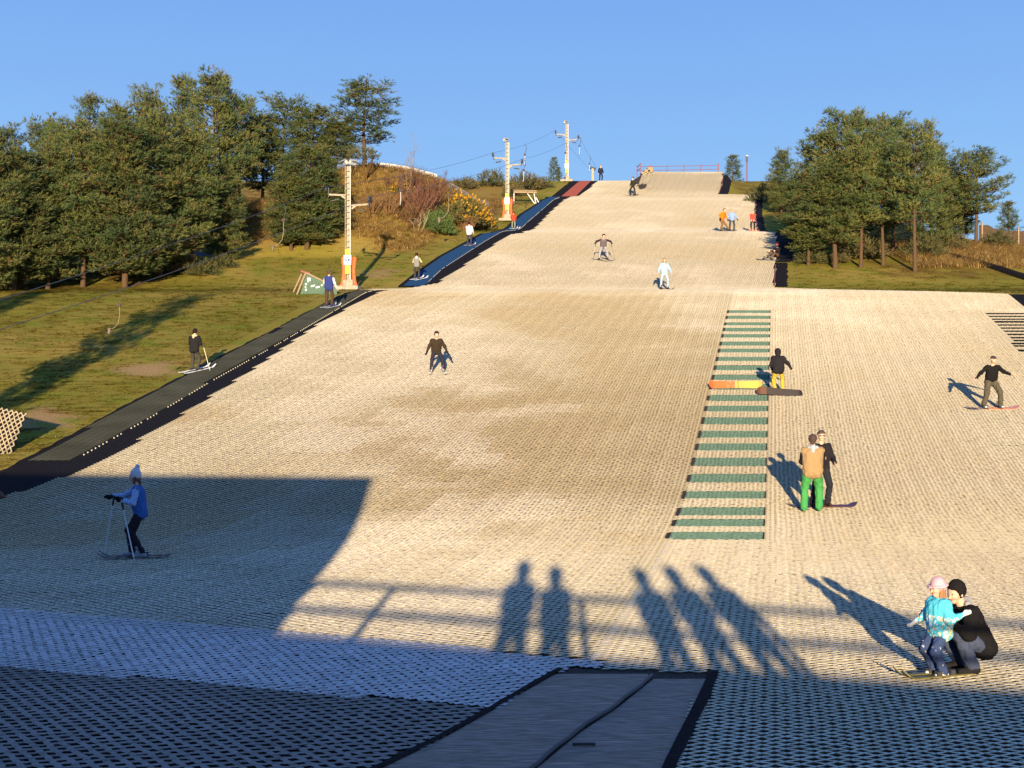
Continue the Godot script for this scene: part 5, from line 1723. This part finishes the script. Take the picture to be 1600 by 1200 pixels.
	person({"x": 9.0, "d": 129.9, "yaw": 0.3, "s": 0.95, "cell": 0.04, "label": "person in dark blue at the very top beside the lift's upper post", "group": g, "jac": Color(0.02, 0.025, 0.05), "tro": Color(0.02, 0.03, 0.10), "hair": Color(0.2, 0.12, 0.08)})
	# riders on the drag lift, backs to us
	var rg := "riders on the drag lift"
	person({"x": -11.15, "d": 45.0, "yaw": PI - 0.25, "s": 0.84, "cell": 0.026, "label": "lift rider in black jacket with pale collar, lowest on the track", "group": rg, "jac": Color(0.02, 0.019, 0.02), "fat": 1.12, "tro": Color(0.06, 0.058, 0.055), "hat": Color(0.025, 0.012, 0.015), "collar": Color(0.6, 0.5, 0.32), "glove": black, "hl": Vector3(0.14, 1.1, 0.3), "hr": Vector3(-0.14, 1.1, 0.3), "hip": Vector3(0, 0.9, -0.05)})
	skis(-11.1, 45.0, PI - 0.55, 0.14, 1.5, Color(0.7, 0.7, 0.7), "the lift rider in black")
	pole(V(-10.85, 44.95, 0.95), V(-10.62, 45.0, 0.05), Color(0.6, 0.55, 0.4), "ski pole held by the lift rider in black")
	person({"x": -8.48, "d": 59.3, "yaw": PI - 0.2, "s": 0.985, "cell": 0.03, "label": "lift rider in blue vest and white sleeves below the nearest tower", "group": rg, "jac": Color(0.035, 0.05, 0.20), "sleeve": Color(0.66, 0.64, 0.6), "fat": 1.12, "tro": Color(0.08, 0.05, 0.035), "hair": Color(0.07, 0.03, 0.02), "boot": Color(0.025, 0.03, 0.07), "hl": Vector3(0.2, 1.0, 0.3), "hr": Vector3(-0.34, 0.88, 0.12)})
	skis(-8.42, 59.3, PI - 0.5, 0.14, 1.2, Color(0.45, 0.5, 0.6), "the lift rider in the blue vest")
	person({"x": -5.31, "d": 71.3, "yaw": PI - 0.2, "s": 0.83, "cell": 0.034, "label": "lift rider in grey vest at the start of the blue carpet", "group": rg, "jac": Color(0.24, 0.22, 0.22), "sleeve": Color(0.55, 0.5, 0.25), "tro": Color(0.05, 0.048, 0.045), "hat": Color(0.04, 0.015, 0.02), "collar": Color(0.6, 0.58, 0.56), "hl": Vector3(0.15, 1.15, 0.3), "hr": Vector3(-0.2, 1.2, 0.3)})
	skis(-5.2, 71.3, PI - 0.6, 0.15, 1.2, Color(0.72, 0.72, 0.74), "the lift rider in the grey vest")
	person({"x": -2.8, "d": 83.6, "yaw": PI - 0.3, "s": 0.87, "cell": 0.034, "label": "lift rider in white jacket halfway along the blue carpet", "group": rg, "jac": Color(0.66, 0.72, 0.74), "fat": 1.15, "tro": Color(0.05, 0.05, 0.065), "hat": Color(0.03, 0.015, 0.02), "hl": Vector3(0.2, 0.95, 0.3), "hr": Vector3(-0.3, 0.9, 0.12)})
	skis(-2.75, 83.6, PI - 0.4, 0.16, 1.0, Color(0.45, 0.36, 0.34), "the lift rider in the white jacket")
	person({"x": 0.1, "d": 95.3, "yaw": PI - 0.25, "s": 0.72, "cell": 0.036, "head": 1.12, "label": "child in red jacket riding the lift under the middle tower", "group": rg, "jac": Color(0.62, 0.06, 0.03), "fat": 1.2, "tro": Color(0.22, 0.26, 0.2), "hat": Color(0.2, 0.03, 0.03), "hl": Vector3(0.2, 1.0, 0.3), "hr": Vector3(-0.2, 1.0, 0.3)})
	skis(0.2, 95.3, PI - 0.7, 0.12, 0.9, Color(0.7, 0.7, 0.7), "the child in red on the lift")

# ---------------------------------------------------------------- viewing deck, its rail, chalet and spectators (behind the camera; their shadows fall into view)
func rail_d(x: float) -> float:
	return 0.45 - 0.364 * x

func build_deck() -> void:
	var dk := thing("viewing_deck", "raised viewing deck behind the photographer", "deck")
	var fl := PackedVector2Array([Vector2(-3.8, -rail_d(-3.8)), Vector2(9.0, -rail_d(9.0)), Vector2(9.0, 9.0), Vector2(-3.8, 9.0)])
	var o := obj("deck_floor", slab(fl, 0.2), M.wood, dk)
	o.position.y = 1.55
	var st := st_new()
	var dirv := Vector3(1, 0, 0.364).normalized()
	var bs := Basis(dirv, Vector3.UP, dirv.cross(Vector3.UP))
	var mid := Vector3(2.6, 0, -rail_d(2.6))
	var len := 12.8 * sqrt(1 + 0.364 * 0.364)
	bx(st, mid + Vector3(0, 1.07, 0.03), Vector3(len, 2.14, 0.06), bs)
	obj("front_boarding", done(st), M.wood, dk)
	var r := thing("deck_railing", "wooden railing of the viewing deck", "railing")
	for y in [2.72, 2.39]:
		st = st_new()
		bx(st, mid + Vector3(0, y, 0), Vector3(len, 0.08, 0.05), bs)
		obj("rail", done(st), M.wood, r)
	for x in [-3.7, -2.45, 0.35, 2.7, 6.0, 8.8]:
		st = st_new()
		bx(st, Vector3(x, 2.1, -rail_d(x) + 0.06), Vector3(0.09, 1.2, 0.07), bs)
		obj("post", done(st), M.wood, r)
	# timber chalet left of the deck
	var c := thing("chalet", "timber chalet left of the viewing deck", "building")
	st = st_new()
	st.set_smooth_group(-1)
	var a := [Vector3(-30, 0, -1.6), Vector3(-3.35, 0, -1.6), Vector3(-3.4, 2.1, -1.6), Vector3(-3.75, 2.7, -1.6), Vector3(-3.98, 3.4, -1.6), Vector3(-4.2, 4.1, -1.6), Vector3(-4.5, 5.2, -1.6), Vector3(-30, 5.5, -1.6)]
	var bk := Vector3(0, 0, 9)
	for i in range(1, 7):
		for p in [a[0], a[i], a[i + 1]]:
			st.add_vertex(p)
		for p in [a[0] + bk, a[i + 1] + bk, a[i] + bk]:
			st.add_vertex(p)
	for i in 8:
		if i != 6:
			quad(st, a[i], a[(i + 1) % 8], a[(i + 1) % 8] + bk, a[i] + bk)
	obj("wall", done(st), M.wall, c)
	st = st_new()
	bx(st, Vector3(-17.25, 5.38, 2.9), Vector3(25.5, 0.06, 9.2), Basis(Vector3.BACK, -0.0119))
	obj("roof", done(st), M.rubber, c)
	for k in 5:
		st = st_new()
		bx(st, Vector3(-8.0 - k * 4.2, 2.6, -1.63), Vector3(1.6, 1.3, 0.06))
		var w := obj("window", done(st), M.white, c)
		st = st_new()
		bx(st, Vector3(-8.0 - k * 4.2, 2.6, -1.665), Vector3(1.4, 1.1, 0.02))
		obj("pane", done(st), M.glass, w)
	# onlookers on the deck
	var dark := Color(0.05, 0.05, 0.06)
	var ppl := [[-0.56, -0.12, 1.02, "onlooker left of the photographer at the deck rail", 0.62], [-0.03, -0.3, 0.98, "photographer standing at the deck rail", 0.0], [1.33, -0.75, 1.0, "onlooker in the middle of the deck rail", 0.0], [1.86, -0.85, 1.03, "second onlooker right of the photographer", 0.0], [2.4, -1.0, 1.05, "onlooker at the right end of the group", 0.0]]
	for q in ppl:
		person({"at": Vector3(q[0], 1.555, -q[1]), "yaw": PI, "s": q[2], "cell": 0.05, "label": q[3], "group": "onlookers on the deck", "jac": dark, "fat": 0.92, "tro": dark, "hat": dark, "hat_kind": "hood", "head": 1.12, "hl": Vector3(0.1, 1.0, 0.24), "hr": Vector3(-0.1, 1.0, 0.24)})

# ---------------------------------------------------------------- scene
func _ready() -> void:
	rng.seed = 20
	n1.seed = 5
	n1.frequency = 0.06
	n1.fractal_octaves = 3
	n2.seed = 9
	n2.frequency = 0.16
	n2.fractal_octaves = 3

	var cam := Camera3D.new()
	cam.name = "camera"
	cam.position = Vector3(0, 3.15, 0)
	cam.fov = rad_to_deg(2.0 * atan(600.0 / 2000.0))
	cam.near = 0.05
	cam.far = 3000.0
	add_child(cam)
	cam.current = true

	var we := WorldEnvironment.new()
	we.name = "environment"
	var e := Environment.new()
	e.background_mode = Environment.BG_SKY
	var sm := ProceduralSkyMaterial.new()
	sm.sky_top_color = Color(0.36, 0.555, 0.90)
	sm.sky_horizon_color = Color(0.68, 0.885, 1.0)
	sm.sky_curve = 0.15
	sm.sky_energy_multiplier = 0.71
	sm.ground_horizon_color = Color(0.45, 0.5, 0.5)
	sm.ground_bottom_color = Color(0.2, 0.19, 0.15)
	var sky := Sky.new()
	sky.sky_material = sm
	e.sky = sky
	e.tonemap_mode = Environment.TONE_MAPPER_LINEAR
	e.tonemap_exposure = 2.25
	e.sdfgi_enabled = true
	e.ssao_enabled = true
	e.ssil_enabled = true
	we.environment = e
	add_child(we)

	var sun := DirectionalLight3D.new()
	sun.name = "sun"
	var to := Vector3(0.035, -0.147, -1.0).normalized()
	sun.transform = Transform3D(Basis.looking_at(to, Vector3.UP), Vector3(0, 40, 40))
	sun.light_color = Color(1.0, 0.91, 0.76)
	sun.light_energy = 1.6
	sun.light_angular_distance = 0.5
	sun.sky_mode = DirectionalLight3D.SKY_MODE_LIGHT_ONLY
	sun.shadow_enabled = true
	add_child(sun)

	make_materials()
	build_ground()
	build_matting()
	build_tracks()
	build_sheets()
	build_deck_late()

func build_deck_late() -> void:
	hand_open = make_hand(0.25)
	hand_grip = make_hand(1.0)
	build_trees()
	build_grass()
	build_lift()
	build_props()
	build_people()
	build_deck()
